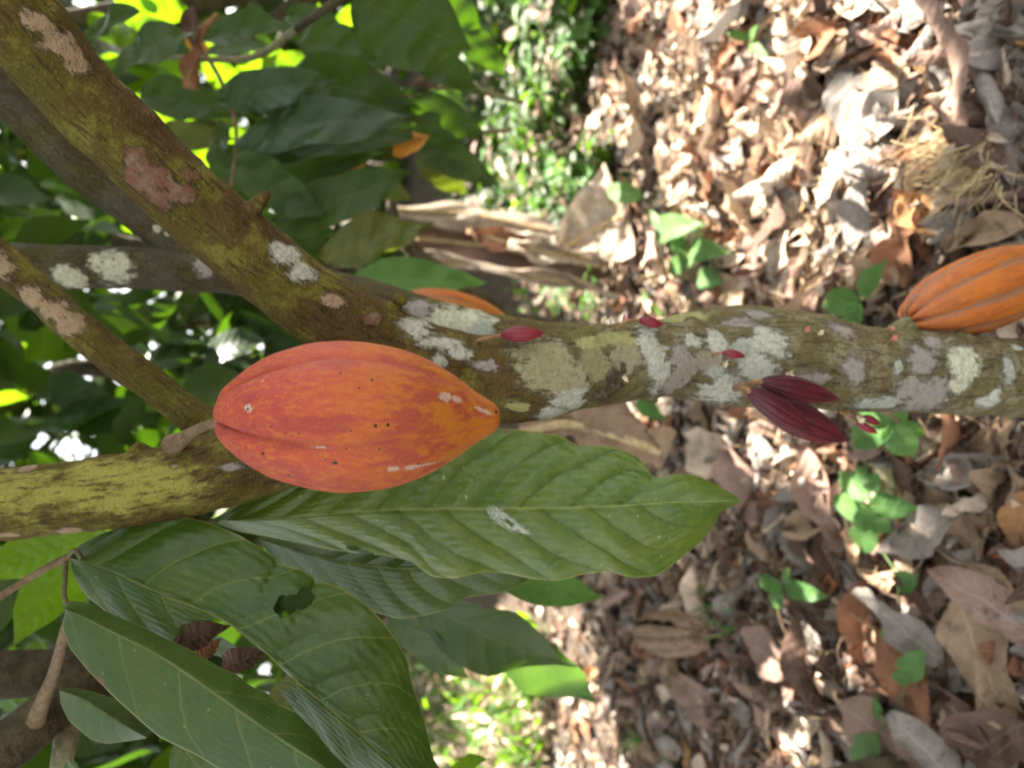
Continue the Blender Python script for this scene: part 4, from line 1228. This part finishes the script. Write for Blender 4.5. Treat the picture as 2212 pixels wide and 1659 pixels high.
def build_canopy():
    root = empty('added_shade_tree', (4.6, 2.2, 0))
    tag(root, 'unseen tall tree added overhead to shade the cacao trees', 'tree')
    tube('trunk', [(4.6, 2.2, -.05), (4.62, 2.25, 1.5), (4.5, 2.4, 3.2), (4.1, 2.7, 4.8)], [.19, .15, .13, .09], M['far_bark'], root, 20, 40, .06)
    rg = np.random.default_rng(5)
    base = [leaf_local(.30, .125, 7, 5, .35, .2, .05, seed=i) for i in range(4)]
    N = 80000
    cand, bi = [], []
    for k in range(N):
        x, y = rg.uniform(-.9, 5.8), rg.uniform(.3, 10.2)
        z = 1.75 + .3375 * y + max(0, 1.55 - .25 * y) + rg.uniform(0, 1.1)
        gx, gy = x - sund[0] * z / sund[2], y - sund[1] * z / sund[2]
        if gy < -.9 or gx < -2.9 or gx > 3.6 or gy > 8.2:
            continue
        a = rg.uniform(0, 6.28)
        Rm = frame(np.array([math.cos(a), math.sin(a), -.3 + rg.normal(0, .25)]), np.array([rg.normal(0, .35), rg.normal(0, .35), 1.0]))
        cand.append((base[k % 4][0] * rg.uniform(.6, 1.25)) @ Rm.T + np.array([x, y, z]))
        bi.append(k % 4)
    cand = np.array(cand)
    kp = rg.random(len(cand)) < sun_keep(cand[:, [2, 10, 14, 17, 20, 22, 24, 27, 32]])
    cand, bi = cand[kp][:CANOPY], np.array(bi)[kp][:CANOPY]
    m_ = cand.shape[1]
    Vs = [cand.reshape(-1, 3)]
    Qs = [base[0][1] + i * m_ for i in range(len(cand))]
    uvs = [base[0][2]] * len(cand)
    link('crown', mesh_from('crown', np.concatenate(Vs), np.concatenate(Qs), np.concatenate(uvs)), M['leaf_dark'], root)


build_canopy()


def added_shade_crown():  # unseen leaves above the frame, added to darken the upper limbs
    rg = np.random.default_rng(15)
    base = [leaf_local(.24, .10, 9, 5, .5, .2, .05, seed=i + 60) for i in range(4)]
    Vs, Qs, uvs = [], [], []
    off = n = 0
    while n < 300:
        x, y = rg.normal(.05, .55), rg.uniform(-.35, 1.5)
        z = 1.42 + .34 * max(y, 0) + rg.uniform(0, .75)
        V, Q, uv = base[n % 4]
        a = rg.uniform(0, 6.28)
        W3 = (V * rg.uniform(.7, 1.2)) @ frame(np.array([math.cos(a), math.sin(a), -.4]), np.array([rg.normal(0, .3), rg.normal(0, .3), 1.0])).T + np.array([x, y, z])
        if (W3[:, 2] < 1.30 + .3375 * np.maximum(W3[:, 1], 0)).any() or sun_keep(W3[None, [2, 12, 22, 32, 42]])[0] < .5:
            n += 1 if rg.random() < .2 else 0
            continue
        Vs.append(W3)
        Qs.append(Q + off)
        uvs.append(uv)
        off += len(V)
        n += 1
    me = mesh_from('crown', np.concatenate(Vs), np.concatenate(Qs), np.concatenate(uvs))
    link('crown', me, M['leaf_dark'], tree)


added_shade_crown()


# ------------------------------------------------------------------ trees behind
def bg_tree(label, x, y, h, crown, n, mats, seed, lean=0.0, rad=.05, group='cacao trees in the background', size=.22):
    rg = np.random.default_rng(seed)
    root = empty('cacao_tree', (x, y, 0))
    tag(root, label, 'tree', group)
    tube('trunk', [(x, y, -.05), (x + lean * .3, y, h * .3), (x + lean * .6, y + .05, h * .6), (x + lean, y + .05, h)], [rad * 1.3, rad, rad * .85, rad * .5], M['far_bark'], root, 12, 30, .12)
    for k in range(5):
        a = rg.uniform(0, 6.28)
        b0 = np.array([x + lean * .5, y, h * rg.uniform(.3, .6)])
        e = b0 + np.array([math.cos(a) * crown[0] * .7, math.sin(a) * crown[1] * .7, rg.uniform(.2, .7) * crown[2]])
        tube('limb', [b0, (b0 + e) / 2 + np.array([0, 0, .1]), e], [rad * .6, rad * .4, rad * .15], M['far_bark'], root, 8, 16, .1)
    base = [leaf_local(size, size * .42, 9, 5, .5, .25, .06, seed=i + seed) for i in range(4)]
    Vs, Qs, uvs, mi = [], [], [], []
    off = 0
    ncl = max(4, n // 9)
    cl = []
    for k in range(ncl):
        u = rg.normal(0, 1, 3)
        u /= np.linalg.norm(u)
        rr = rg.uniform(.35, 1.0) ** .5
        cl.append(np.array([x + lean, y, h]) + u * rr * np.array(crown))
    for k in range(n):
        c = cl[k % ncl] + rg.normal(0, .10, 3)
        if c[2] < .15:
            c[2] = .15 + rg.uniform(0, .2)
        V, Q, uv = base[k % 4]
        a = rg.uniform(0, 6.28)
        Rm = frame(np.array([math.cos(a), math.sin(a), rg.uniform(-1.4, -.1)]), np.array([rg.normal(0, .3), rg.normal(0, .3), 1.0]))
        s = rg.uniform(.55, 1.2)
        W3 = (V * s) @ Rm.T + c
        if rg.random() > sun_keep(W3[None, [2, 12, 22, 32, 42]], 1.0)[0]:
            continue
        Vs.append(W3)
        Qs.append(Q + off)
        uvs.append(uv)
        mi += [int(rg.choice(len(mats), p=[.55, .25, .20] if len(mats) == 3 else None))] * len(Q)
        off += len(V)
    link('crown', mesh_from('crown', np.concatenate(Vs), np.concatenate(Qs), np.concatenate(uvs), mi), [M[m] for m in mats], root)


DM = ['leaf_dark', 'leaf_blue', 'leaf_lime']
bg_tree('leafy tree seen between the thick mossy limb and the slender limb', .06, 2.0, 1.45, (.50, .40, .42), 170, DM, 21, lean=.28)
bg_tree('tree with sunlit yellow green leaves above the slender limb, farther back', .05, 2.6, 1.75, (.75, .5, .6), 260, DM, 22)
bg_tree('tree behind the yellow green limb and the broad eaten leaf', -.33, 2.15, 1.45, (.55, .45, .50), 200, DM, 23, lean=-.25)
bg_tree('tree behind the sapling at the picture corner, catching the sun', 1.65, 2.6, 1.95, (.7, .5, .55), 260, ['leaf_dark', 'leaf_lime', 'leaf_lime'], 24, lean=-.6)
bg_tree('small tree standing behind the smooth dull green leaf', -1.75, 2.6, 1.5, (.6, .5, .6), 220, DM, 25, lean=.65)
bg_tree('dark tree in the far middle behind the large dry leaves', .15, 4.4, 2.2, (1.1, .8, .9), 330, ['leaf_dark', 'leaf_blue', 'leaf_olive'], 26, lean=.5, size=.26)
bg_tree('dark tree in the far shade beyond the green weeds', 3.1, 5.2, 2.2, (1.3, .9, 1.1), 360, ['leaf_dark', 'leaf_blue', 'leaf_olive'], 27, lean=-.5, size=.26)
bg_tree('far tree beyond the sunlit grass strip', -2.9, 5.4, 2.2, (1.2, .8, 1.0), 340, DM, 28, lean=1.0, size=.26)


def leaf_mass(name, label, cat, n, sampler, size, mats, seed, probs=None, kind='stuff', nu=7, nv=5, slope=(-1.2, .2), mat_objs=None, ratio=.42):
    rg = np.random.default_rng(seed)
    base = [leaf_local(1.0, ratio * rg.uniform(.8, 1.2), nu, nv, rg.uniform(.2, .7), .25, .06, seed=i + seed) for i in range(5)]
    Vs, Qs, uvs, mi = [], [], [], []
    off = 0
    mats_ = mat_objs or [M[m] for m in mats]
    for k in range(n):
        c = sampler(rg)
        if c is None:
            continue
        V, Q, uv = base[k % 5]
        a = rg.uniform(0, 6.28)
        Rm = frame(np.array([math.cos(a), math.sin(a), rg.uniform(*slope)]), np.array([rg.normal(0, .4), rg.normal(0, .4), 1.0]))
        s = rg.uniform(*size)
        Vs.append((V * s) @ Rm.T + c)
        Qs.append(Q + off)
        uvs.append(uv)
        mi += [int(rg.choice(len(mats_), p=probs))] * len(Q)
        off += len(V)
    o = link(name, mesh_from(name, np.concatenate(Vs), np.concatenate(Qs), np.concatenate(uvs), mi), mats_)
    tag(o, label, cat, kind=kind)
    return o


leaf_mass('forest_edge', 'dense dark leafy growth closing the view far behind', 'forest', 9500,
          lambda g: np.array([g.uniform(-7, 8), g.uniform(7.5, 11), max(0.1, g.uniform(0, 7.4))]), (.28, .60), ['leaf_dark', 'leaf_olive', 'leaf_lime'], 31, [.68, .22, .10])


# weeds in the middle distance
def weeds_sampler(g):
    px = g.uniform(1000, 1350)
    py = g.uniform(-150, 470)
    b = G(px, py)
    dense = mnoise.noise(Vector((b[0] * 1.6, b[1] * 1.6, 0)))
    if dense < -.25:
        return None
    return b + np.array([0, 0, abs(g.normal(0, .10)) + .015])


leaf_mass('weeds', 'low green weeds carpeting the ground past the sunlit litter', 'ground cover', 4600, weeds_sampler, (.03, .11), None, 32, [.30, .06, .46, .11, .07], slope=(-.6, .8), ratio=.5, mat_objs=[M['leaf_weed'], M['leaf_lime'], M['leaf_dark'], DRYM[5], DRYM[4]])


def weeds2(g):
    px = g.uniform(860, 1200)
    py = g.uniform(1330, 1800)
    b = G(px, py)
    return b + np.array([0, 0, abs(g.normal(0, .10)) + .01])


leaf_mass('weeds', 'yellow green grassy weeds beyond the sunlit strip of litter', 'ground cover', 3600, weeds2, (.05, .13), None, 33, [.28, .28, .28, .16], slope=(.2, 2.5), ratio=.22, mat_objs=[M['leaf_lime'], M['leaf_weed'], DRYM[4], DRYM[0]])


def weeds3(g):
    px = g.uniform(1150, 1560)
    py = g.uniform(380, 680)
    b = G(px, py)
    if mnoise.noise(Vector((b[0] * 3.0, b[1] * 3.0, 9))) < .02 + (px - 1300) * .0006:
        return None
    return b + np.array([0, 0, abs(g.normal(0, .06)) + .02])


leaf_mass('weeds', 'scattered green weeds around the large dry leaves', 'ground cover', 900, weeds3, (.03, .075), ['leaf_weed', 'leaf_lime'], 34, [.75, .25], slope=(-.4, .8), ratio=.5)

# ------------------------------------------------------------------ leaf litter
KINDS = [('flat', dict(droop=.10, fold=.10, wav=.10, curl=0.0)), ('cupped', dict(droop=.25, fold=.0, wav=.10, curl=1.2)), ('rolled', dict(droop=.3, fold=0, wav=.06, curl=2.5)),
         ('arched', dict(droop=.75, fold=.2, wav=.12, curl=.5)), ('crumpled', dict(droop=.45, fold=.25, wav=.28, curl=.8)), ('folded', dict(droop=.2, fold=.9, wav=.06, curl=0.0))]


def crumple(V, amt, seed):
    return np.array([p + amt * np.array(mnoise.noise_vector(Vector(p * 28) + Vector((seed, 0, 0)))) for p in V])


def litter_mass():
    rg = np.random.default_rng(41)
    base = []
    for i in range(42):
        kd = KINDS[i % 6][1]
        V, Q, uv = leaf_local(1.0, rg.uniform(.30, .46), 10, 7, seed=i, twist=rg.normal(0, .5), **kd)
        V = np.array([p + .05 * np.array(mnoise.noise_vector(Vector(p * 5) + Vector((i * 3.1, 0, 0)))) for p in V])
        base.append((V, Q, uv))
    Vs, Qs, uvs, mi = [], [], [], []
    off = 0
    for k in range(11200):
        # even over the picture rather than over the ground
        if k < 7000:
            px, py = rg.uniform(1320, 2400), rg.uniform(-150, 1800)
        else:
            px, py = rg.uniform(1120, 1750), rg.uniform(-200, 1850)
        b = G(px, py)
        L = (rg.uniform(.05, .15) if rg.random() < .62 else rg.uniform(.02, .05)) if k < 7000 else rg.uniform(.03, .13)
        z = ground_h(b[0], b[1]) + rg.uniform(-.004, .026)
        V, Q, uv = base[k % 42]
        a = rg.uniform(0, 6.28)
        tilt = np.array([rg.normal(0, .28), rg.normal(0, .28), 1.0 if rg.random() < .75 else -1.0])
        Rm = frame(np.array([math.cos(a), math.sin(a), rg.normal(0, .13)]), tilt)
        Vs.append((V * L) @ Rm.T + np.array([b[0], b[1], z]))
        Qs.append(Q + off)
        uvs.append(uv)
        mi += [int(rg.choice(7, p=[.12, .33, .07, .26, .09, .12, .01] if k < 7000 and (px > 1900 or py > 650) else [.22, .16, .05, .03, .33, .20, .01]))] * len(Q)  # paler mix in the sunlit zone puts brighter light into the leaf colours
        off += len(V)
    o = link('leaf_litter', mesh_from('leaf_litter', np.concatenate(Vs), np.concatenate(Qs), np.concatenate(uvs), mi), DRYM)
    tag(o, 'thick layer of small broken dry leaves covering the ground', 'leaf litter', kind='stuff')
    # twigs and stalks
    Vs, Qs = [], []
    off = 0
    for k in range(300):
        px, py = rg.uniform(1330, 2350), rg.uniform(-100, 1750)
        b = G(px, py) + np.array([0, 0, rg.uniform(.015, .05)])
        a = rg.uniform(0, 6.28)
        ln = rg.uniform(.03, .14)
        e = b + np.array([math.cos(a) * ln, math.sin(a) * ln, rg.normal(0, .012)])
        m = (b + e) / 2 + np.array([rg.normal(0, .012), rg.normal(0, .012), rg.uniform(0, .02)])
        q = cr([b, m, e], 8)
        V, Q = tube_data(q, np.full(8, rg.uniform(.0005, .0014)), 6)
        Vs.append(V)
        Qs.append(Q + off)
        off += len(V)
    o = link('twig_litter', mesh_from('twig_litter', np.concatenate(Vs), np.concatenate(Qs)), M['twig'])
    tag(o, 'thin dry twigs and leaf stalks strewn over the litter', 'twigs', kind='stuff')


litter_mass()

LAND = [('the straw tuft', 2110, 340), ('the ridged pod', 2090, 640), ('the dried husk', 1460, 1370), ('the trailing vine', 1940, 1350), ('the bushy seedling', 1880, 1100), ('the long green leaf tip', 1600, 1090),
        ('the three maroon pods', 1730, 950), ('the large dry leaves', 1330, 560), ('the upper weeds', 1400, 120), ('the shaded seedling pair', 1690, 1270), ('the seedling behind the trunk', 1840, 620), ('the sunlit strip', 1340, 1560),
        ('the amber leaf', 2130, 1440), ('the holed grey leaf', 1865, 240), ('the shaded lower corner', 2150, 1640), ('the upper corner', 2180, 40), ('the sunlit middle', 1650, 300), ('the trunk edge', 2150, 960), ('the grass blades', 1430, 1600)]
leaf_rows = []                 # (object, colour, kind, size, px, py)


def litter_leaf(B, L, az, tilt, kind, ci, seed, Wr=.42, nu=16, nv=11, slope=0.0):
    V, Q, uv = LV[(kind, seed % 4)]
    key = (kind, seed % 4, ci)
    if key not in LM:
        me = mesh_from('fallen_leaf', V, Q, uv)
        me.materials.append(DRYM[ci])
        me.polygons.foreach_set('use_smooth', [True] * len(me.polygons))
        LM[key] = me
    o = bpy.data.objects.new('fallen_leaf', LM[key])
    COL.objects.link(o)
    Rm = frame(np.array([math.cos(az), math.sin(az), slope]), tilt)
    Mx = Matrix(((*(Rm[0] * np.array([L * Wr / .42, L, L])), B[0]), (*(Rm[1] * np.array([L * Wr / .42, L, L])), B[1]), (*(Rm[2] * np.array([L * Wr / .42, L, L])), B[2]), (0, 0, 0, 1)))
    o.matrix_world = Mx
    return o


LV, LM = {}, {}
for ki in range(6):
    for sd in range(4):
        V, Q, uv = leaf_local(1.0, .42, 18, 11, seed=sd * 7 + ki, twist=[-.5, .3, .7, 0][sd], **KINDS[ki][1])
        V = np.array([p + .030 * np.array(mnoise.noise_vector(Vector(p * 5) + Vector((sd * 3.1 + ki, 0, 0)))) + .010 * np.array(mnoise.noise_vector(Vector(p * 14) + Vector((sd, ki, 0)))) for p in V])
        LV[(ki, sd)] = (V, Q, uv)

HERO = [  # base px, tip px, width ratio, kind, colour, label
    (2068, 1285, 2192, 1625, .46, 0, 0, 'long amber tan leaf with a wavy edge, flat on the shaded litter', 'pale'),
    (2230, 1060, 2170, 1190, .6, 1, 6, 'orange tan leaf with strong ribs at the edge above the amber leaf', ''),
    (1560, 960, 1695, 1215, .40, 3, 5, 'long pinkish brown leaf pointing away from the long green leaf tip', ''),
    (1740, 960, 1800, 1205, .42, 1, 5, 'pinkish brown leaf under the three maroon pods, catching small sun spots', ''),
    (1820, 140, 1895, 370, .42, 0, 1, 'large grey leaf with a small dark hole on the sunny litter', ''),
    (1860, 370, 1830, 560, .36, 0, 1, 'bluish grey flat leaf just below the holed grey leaf', ''),
    (1968, 1125, 2095, 1240, .30, 2, 4, 'pale straw leaf rolled into a crooked tube beside the bushy seedling', ''),
    (2085, 1215, 2240, 1345, .32, 0, 0, 'narrow tan leaf lying beside the rolled straw tube', ''),
    (1815, 1520, 2030, 1680, .42, 0, 5, 'pinkish brown leaf with sun specks below the trailing vine', ''),
    (2230, 1560, 2010, 1660, .5, 1, 3, 'broad dark brown leaf filling the shaded lower corner', ''),
    (1930, 430, 2090, 510, .42, 1, 6, 'orange brown leaf half in sun near the ridged pod', ''),
    (2010, 300, 1945, 470, .40, 2, 0, 'tan leaf rolled up beside the straw tuft', ''),
    (1700, 150, 1810, 270, .45, 1, 3, 'dark brown cupped leaf at the middle of the sunny litter', ''),
    (1900, 80, 2010, 150, .42, 3, 2, 'reddish brown arched leaf near the upper corner', ''),
    (2000, 60, 1980, 170, .42, 0, 6, 'orange brown leaf standing out among pale ones near the upper corner', ''),
    (1870, 1250, 1850, 1450, .35, 5, 2, 'reddish brown folded leaf beside the trailing vine', ''),
    (2040, 1220, 2010, 1350, .45, 1, 1, 'grey cupped leaf between the trailing vine and the amber leaf', ''),
    (1460, 1460, 1560, 1600, .42, 3, 5, 'pinkish brown arched leaf below the dried husk', ''),
    (1730, 1330, 1760, 1560, .34, 5, 3, 'dark brown folded leaf standing on edge left of the vine stem', ''),
    (1600, 1370, 1720, 1470, .45, 0, 5, 'wide pinkish brown leaf lying flat between husk and vine', ''),
    (1780, 1160, 1820, 1300, .35, 2, 3, 'dark brown rolled leaf under the shaded seedling pair', ''),
    (2060, 960, 2130, 1080, .38, 5, 5, 'pinkish brown folded leaf close below the trunk edge', ''),
    (1480, 960, 1590, 1010, .6, 1, 4, 'pale round leaf piece beside the long green leaf', ''),
    (2180, 230, 2240, 420, .5, 4, 1, 'crumpled grey leaf at the edge past the straw tuft', ''),
    (2070, 60, 2240, 130, .4, 4, 1, 'crumpled grey leaf in the upper corner', ''),
]
for i, (bx, by, tx, ty, wr, kd, ci, lab, _) in enumerate(HERO):
    z = .045
    B, T = G(bx, by, z), G(tx, ty, z)
    v = T - B
    o = litter_leaf(B, np.linalg.norm(v) * 1.03, math.atan2(v[1], v[0]), np.array([.1 * math.sin(i * 2.3), -.25 + .1 * math.cos(i), 1.0]), kd, ci, i, wr)
    tag(o, lab, 'fallen leaf', 'fallen dry leaves on the ground')

rg = np.random.default_rng(77)
placed = []
n = 0
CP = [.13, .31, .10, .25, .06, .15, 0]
while n < 272:
    px, py = rg.uniform(1340, 2215), rg.uniform(0, 1660)
    if rg.random() > ((px - 1200) / 1000) ** .7:
        continue
    if 700 < py < 880:
        continue
    if px < 1620 and 900 < py < 1270:
        continue
    b = G(px, py)
    L = rg.uniform(.08, .19)
    if any((px - q[0]) ** 2 + (py - q[1]) ** 2 < 32 ** 2 for q in placed):
        continue
    placed.append((px, py))
    kd = int(rg.choice(6, p=[.22, .2, .14, .18, .14, .12]))
    ci = int(rg.choice(7, p=CP if px > 1920 or py > 640 else [.24, .17, .05, .06, .29, .18, .01]))  # sunlit zone draws paler leaves, strong light painted as colour
    az = rg.uniform(0, 6.28)
    z = ground_h(b[0], b[1]) + rg.uniform(.018, .045)
    up_ = 1.0 if rg.random() < .8 else -1.0
    d = np.array([math.cos(az), math.sin(az)])
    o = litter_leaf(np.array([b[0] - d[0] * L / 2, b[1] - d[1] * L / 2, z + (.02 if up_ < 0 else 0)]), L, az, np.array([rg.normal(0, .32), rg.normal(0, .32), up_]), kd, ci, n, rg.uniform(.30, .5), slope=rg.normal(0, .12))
    li = min(range(len(LAND)), key=lambda q: (LAND[q][1] - px) ** 2 + (LAND[q][2] - py) ** 2)
    leaf_rows.append((o, DRY[ci][0], KINDS[kd][0], 'small' if L < .11 else 'large' if L > .16 else 'medium', px, py, li))
    n += 1
ORD = ['closest', 'second closest', 'third closest', 'fourth closest', 'fifth closest', 'sixth closest', 'seventh closest', 'eighth closest']
byk = {}
for r in leaf_rows:
    byk.setdefault((r[1], r[2], r[6]), []).append(r)
for (c, k, li), rows in byk.items():
    rows.sort(key=lambda r: (r[4] - LAND[li][1]) ** 2 + (r[5] - LAND[li][2]) ** 2)
    for j, r in enumerate(rows):
        if len(rows) == 1:
            lab = f'{r[3]} {k} {c} leaf on the litter near {LAND[li][0]}'
        else:
            lab = f'{r[3]} {k} {c} leaf, {ORD[j]} such to {LAND[li][0]}'
        tag(r[0], lab, 'fallen leaf', 'fallen dry leaves on the ground')


# dried husk on the ground
def build_husk():
    A, B = G(1530, 1370, .05), G(1375, 1365, .05)
    A[2] += .02
    root = empty('dried_cocoa_husk', tuple(G(1455, 1370)))
    tag(root, 'dried brown ridged cocoa husk lying in the shaded litter', 'cocoa husk')
    L = np.linalg.norm(B - A)
    pr = [(.01, .002), (0, .02), (.02, .034), (.15, .052), (.4, .062), (.6, .060), (.8, .045), (.93, .024), (1, .002)]
    me = pod_mesh('shell', A, B, [(t, r) for t, r in pr], 10, .22, np.array([0, -.4, 1]), nu=70, nv=110, flare=.2, wob=.08, rough=.02)
    co = np.empty(len(me.vertices) * 3, np.float32)
    me.vertices.foreach_get('co', co)
    co = co.reshape(-1, 3)
    # split open: drop a wedge of faces
    Rm = frame(B - A, np.array([0, -.4, 1]))
    rel = (co - A) @ Rm
    o = link('shell', me, M['husk'], root)
    bm = bmesh.new()
    bm.from_mesh(me)
    bm.verts.ensure_lookup_table()
    kill = []
    for f_ in bm.faces:
        c = np.array(f_.calc_center_median())
        r_ = (c - A) @ Rm
        a = math.atan2(r_[2], r_[0])
        if abs(a - .9) < .10 + .05 * math.sin(r_[1] * 90) and .12 < r_[1] / L < .8:
            kill.append(f_)
    bmesh.ops.delete(bm, geom=kill, context='FACES')
    bm.to_mesh(me)
    bm.free()
    tube('stalk', [A + (A - B) * -.02, A + (A - B) * .12, A + (A - B) * .25 + np.array([0, 0, .01])], [.006, .004, .0035], M['twig'], root, 8)


build_husk()


# straw tuft
def build_tuft():
    rg = np.random.default_rng(9)
    root = empty('straw_tuft', tuple(G(2110, 340)))
    tag(root, 'tangled tuft of dry yellow straw lying in a sun patch', 'straw tuft')
    Vs, Qs = [], []
    off = 0
    for k in range(330):
        px, py = rg.normal(2100, 28), rg.normal(335, 40)
        px += (py - 330) * .45
        b = G(px, py, .03 + rg.uniform(0, .045))
        a = rg.normal(.9, .7)
        ln = rg.uniform(.03, .08)
        dr = np.array([math.cos(a) * -1, math.sin(a), rg.normal(.1, .35)])
        cv = rg.normal(0, .35, 3)
        pts = [b + dr * ln * s + cv * ln * s * s for s in np.linspace(0, 1, 7)]
        V, Q = tube_data(np.array(pts), np.linspace(.0011, .0004, 7) * rg.uniform(.6, 1.5), 5)
        Vs.append(V)
        Qs.append(Q + off)
        off += len(V)
    link('straw', mesh_from('straw', np.concatenate(Vs), np.concatenate(Qs)), M['straw'], root)
    for k in range(5):
        b = G(2075 + 18 * k, 290 + 30 * (k % 3), .06)
        a = rg.uniform(0, 6.28)
        leaf_between('chaff', b, b + np.array([math.cos(a), math.sin(a), .1]) * .05, .014, np.array([0, -.3, 1.0]), DRYM[4], root, .3, .2, .1, .8, seed=k)


build_tuft()


# ------------------------------------------------------------------ seedlings
def seedling(name, label, cat, stem_px, leaves, mat='leaf_weed', lift=.05, rad=.0016, group='green seedlings in the litter', stem_end=None):
    x0, y0 = stem_px[0]
    g = G(x0, y0)
    root = empty(name, tuple(g))
    tag(root, label, cat, group)
    pts = []
    n = len(stem_px)
    for i, (x, y) in enumerate(stem_px):
        h = (lift if not isinstance(lift, (list, tuple)) else lift[i]) * (i / max(1, n - 1)) if not isinstance(lift, (list, tuple)) else lift[i]
        pts.append(G(x, y, h))
    tube('stem', pts, list(np.linspace(rad * 1.2, rad * .8, n)), M['twig_green'], root, 8)
    for i, (bx, by, tx, ty, wpx, h0, h1) in enumerate(leaves):
        B, T = G(bx, by, h0), G(tx, ty, h1)
        d = ((B + T) / 2 - CAM) @ fw
        leaf_between('leaf', B, T, wpx * d / F, np.array([.15 * math.sin(i * 2), -.55, 1.0]), M[mat], root, .35, .18, .05, nu=14, nv=9, seed=i + int(bx), shape=.3)


seedling('seedling', 'seedling with two broad green leaves behind the trunk beside the ridged pod', 'seedling', [(1870, 700), (1862, 670), (1856, 640)],
         [(1856, 650, 1780, 655, 62, .10, .07), (1860, 640, 1920, 560, 52, .11, .12), (1858, 655, 1835, 712, 50, .1, .06)], lift=.1)
seedling('seedling', 'glossy seedling partly hidden by the trunk beside the tiny red pods', 'seedling', [(1960, 905), (1935, 915), (1915, 925)],
         [(1930, 905, 1840, 962, 72, .12, .10), (1925, 915, 1975, 990, 70, .12, .08), (1940, 900, 1962, 880, 46, .12, .14), (1905, 905, 1850, 890, 36, .13, .12), (1940, 920, 2000, 940, 40, .1, .06)], lift=.1)
seedling('seedling', 'bushy seedling with many bright green leaves under the trunk', 'seedling', [(1900, 1190), (1885, 1120), (1875, 1060), (1868, 990)],
         [(1885, 1110, 1800, 1075, 56, .08, .06), (1880, 1080, 1812, 1018, 46, .09, .08), (1882, 1075, 1950, 1105, 60, .09, .06), (1880, 1130, 1860, 1195, 62, .07, .05), (1885, 1120, 1925, 1150, 44, .08, .06), (1876, 1060, 1900, 1020, 40, .1, .1),
          (1884, 1090, 1990, 1098, 50, .09, .05), (1888, 1100, 1850, 1150, 46, .1, .09), (1880, 1040, 1850, 1010, 36, .11, .1)], lift=.12)
seedling('creeping_vine', 'thin trailing vine with single heart shaped leaves across the shaded litter', 'vine', [(1905, 1190), (1935, 1240), (1945, 1320), (1955, 1400), (1962, 1460), (1925, 1550), (1880, 1610), (1860, 1660)],
         [(1940, 1265, 1985, 1240, 52, .055, .06), (1945, 1385, 1915, 1335, 60, .055, .05), (1958, 1462, 1995, 1400, 56, .055, .06), (1950, 1478, 1945, 1445, 40, .055, .06), (1895, 1590, 1850, 1660, 60, .055, .04), (1905, 1560, 1890, 1500, 22, .055, .07)], lift=[.05] * 8, rad=.0014)
seedling('seedling', 'pair of small seedling leaves, one catching a sun fleck, left of the vine', 'seedling', [(1700, 1300), (1690, 1280), (1700, 1262)],
         [(1695, 1265, 1795, 1290, 44, .07, .05), (1690, 1275, 1640, 1245, 38, .07, .06), (1690, 1285, 1672, 1310, 34, .07, .05), (1700, 1262, 1705, 1225, 22, .07, .09)], lift=.07)
seedling('seedling', 'single oval green leaf sprouting close under the trunk', 'seedling', [(1440, 900), (1420, 892), (1405, 886)], [(1378, 862, 1440, 906, 44, .12, .09)], lift=.1)
seedling('seedling', 'single round sunlit green leaf above the large dry leaves', 'seedling', [(1380, 440), (1370, 428), (1350, 418)], [(1390, 425, 1312, 410, 44, .09, .10), (1310, 400, 1255, 370, 30, .09, .10)], lift=.09)
seedling('seedling', 'wrinkled shiny green weed beside the large dry leaves', 'seedling', [(1470, 540), (1465, 515), (1460, 495)], [(1420, 500, 1525, 485, 62, .07, .08), (1455, 515, 1400, 450, 24, .07, .09), (1460, 505, 1480, 560, 40, .08, .05)], lift=.08)
seedling('seedling', 'low green weed with two leaves below the wrinkled one', 'seedling', [(1540, 590), (1525, 560), (1510, 545)], [(1490, 540, 1580, 545, 52, .06, .05), (1510, 600, 1565, 610, 48, .05, .05), (1500, 560, 1440, 585, 40, .06, .05)], lift=.06)
seedling('seedling', 'green shoot with narrow leaves at the corner of the sunlit litter', 'seedling', [(1630, 110), (1625, 95), (1620, 80)], [(1620, 90, 1665, 130, 22, .05, .04), (1620, 85, 1570, 70, 22, .05, .06), (1622, 88, 1640, 50, 20, .05, .07)], lift=.06)


def grass(label, x, y, n, seed):
    rg = np.random.default_rng(seed)
    g = G(x, y)
    root = empty('grass_clump', tuple(g))
    tag(root, label, 'grass', 'grass clumps in the litter')
    for k in range(n):
        a = rg.uniform(0, 6.28)
        B = g + np.array([rg.normal(0, .015), rg.normal(0, .015), 0])
        T = B + np.array([math.cos(a) * .05, math.sin(a) * .05, rg.uniform(.06, .12)])
        leaf_between('blade', B, T, .007, np.array([math.cos(a + 1.57) * .3, -.6, .5]), M['leaf_weed'], root, .5, .3, .02, nu=9, nv=5, seed=k)


grass('small clump of green blades below the dried husk', 1400, 1590, 5, 1)
grass('green blades near the lower edge beside the sunlit strip', 1470, 1650, 6, 2)
grass('green blades between the dried husk and the seedling pair', 1600, 1330, 4, 3)
grass('thin green blades beside the dried husk, toward the green leaf', 1545, 1290, 4, 4)
bpy.context.view_layer.update()
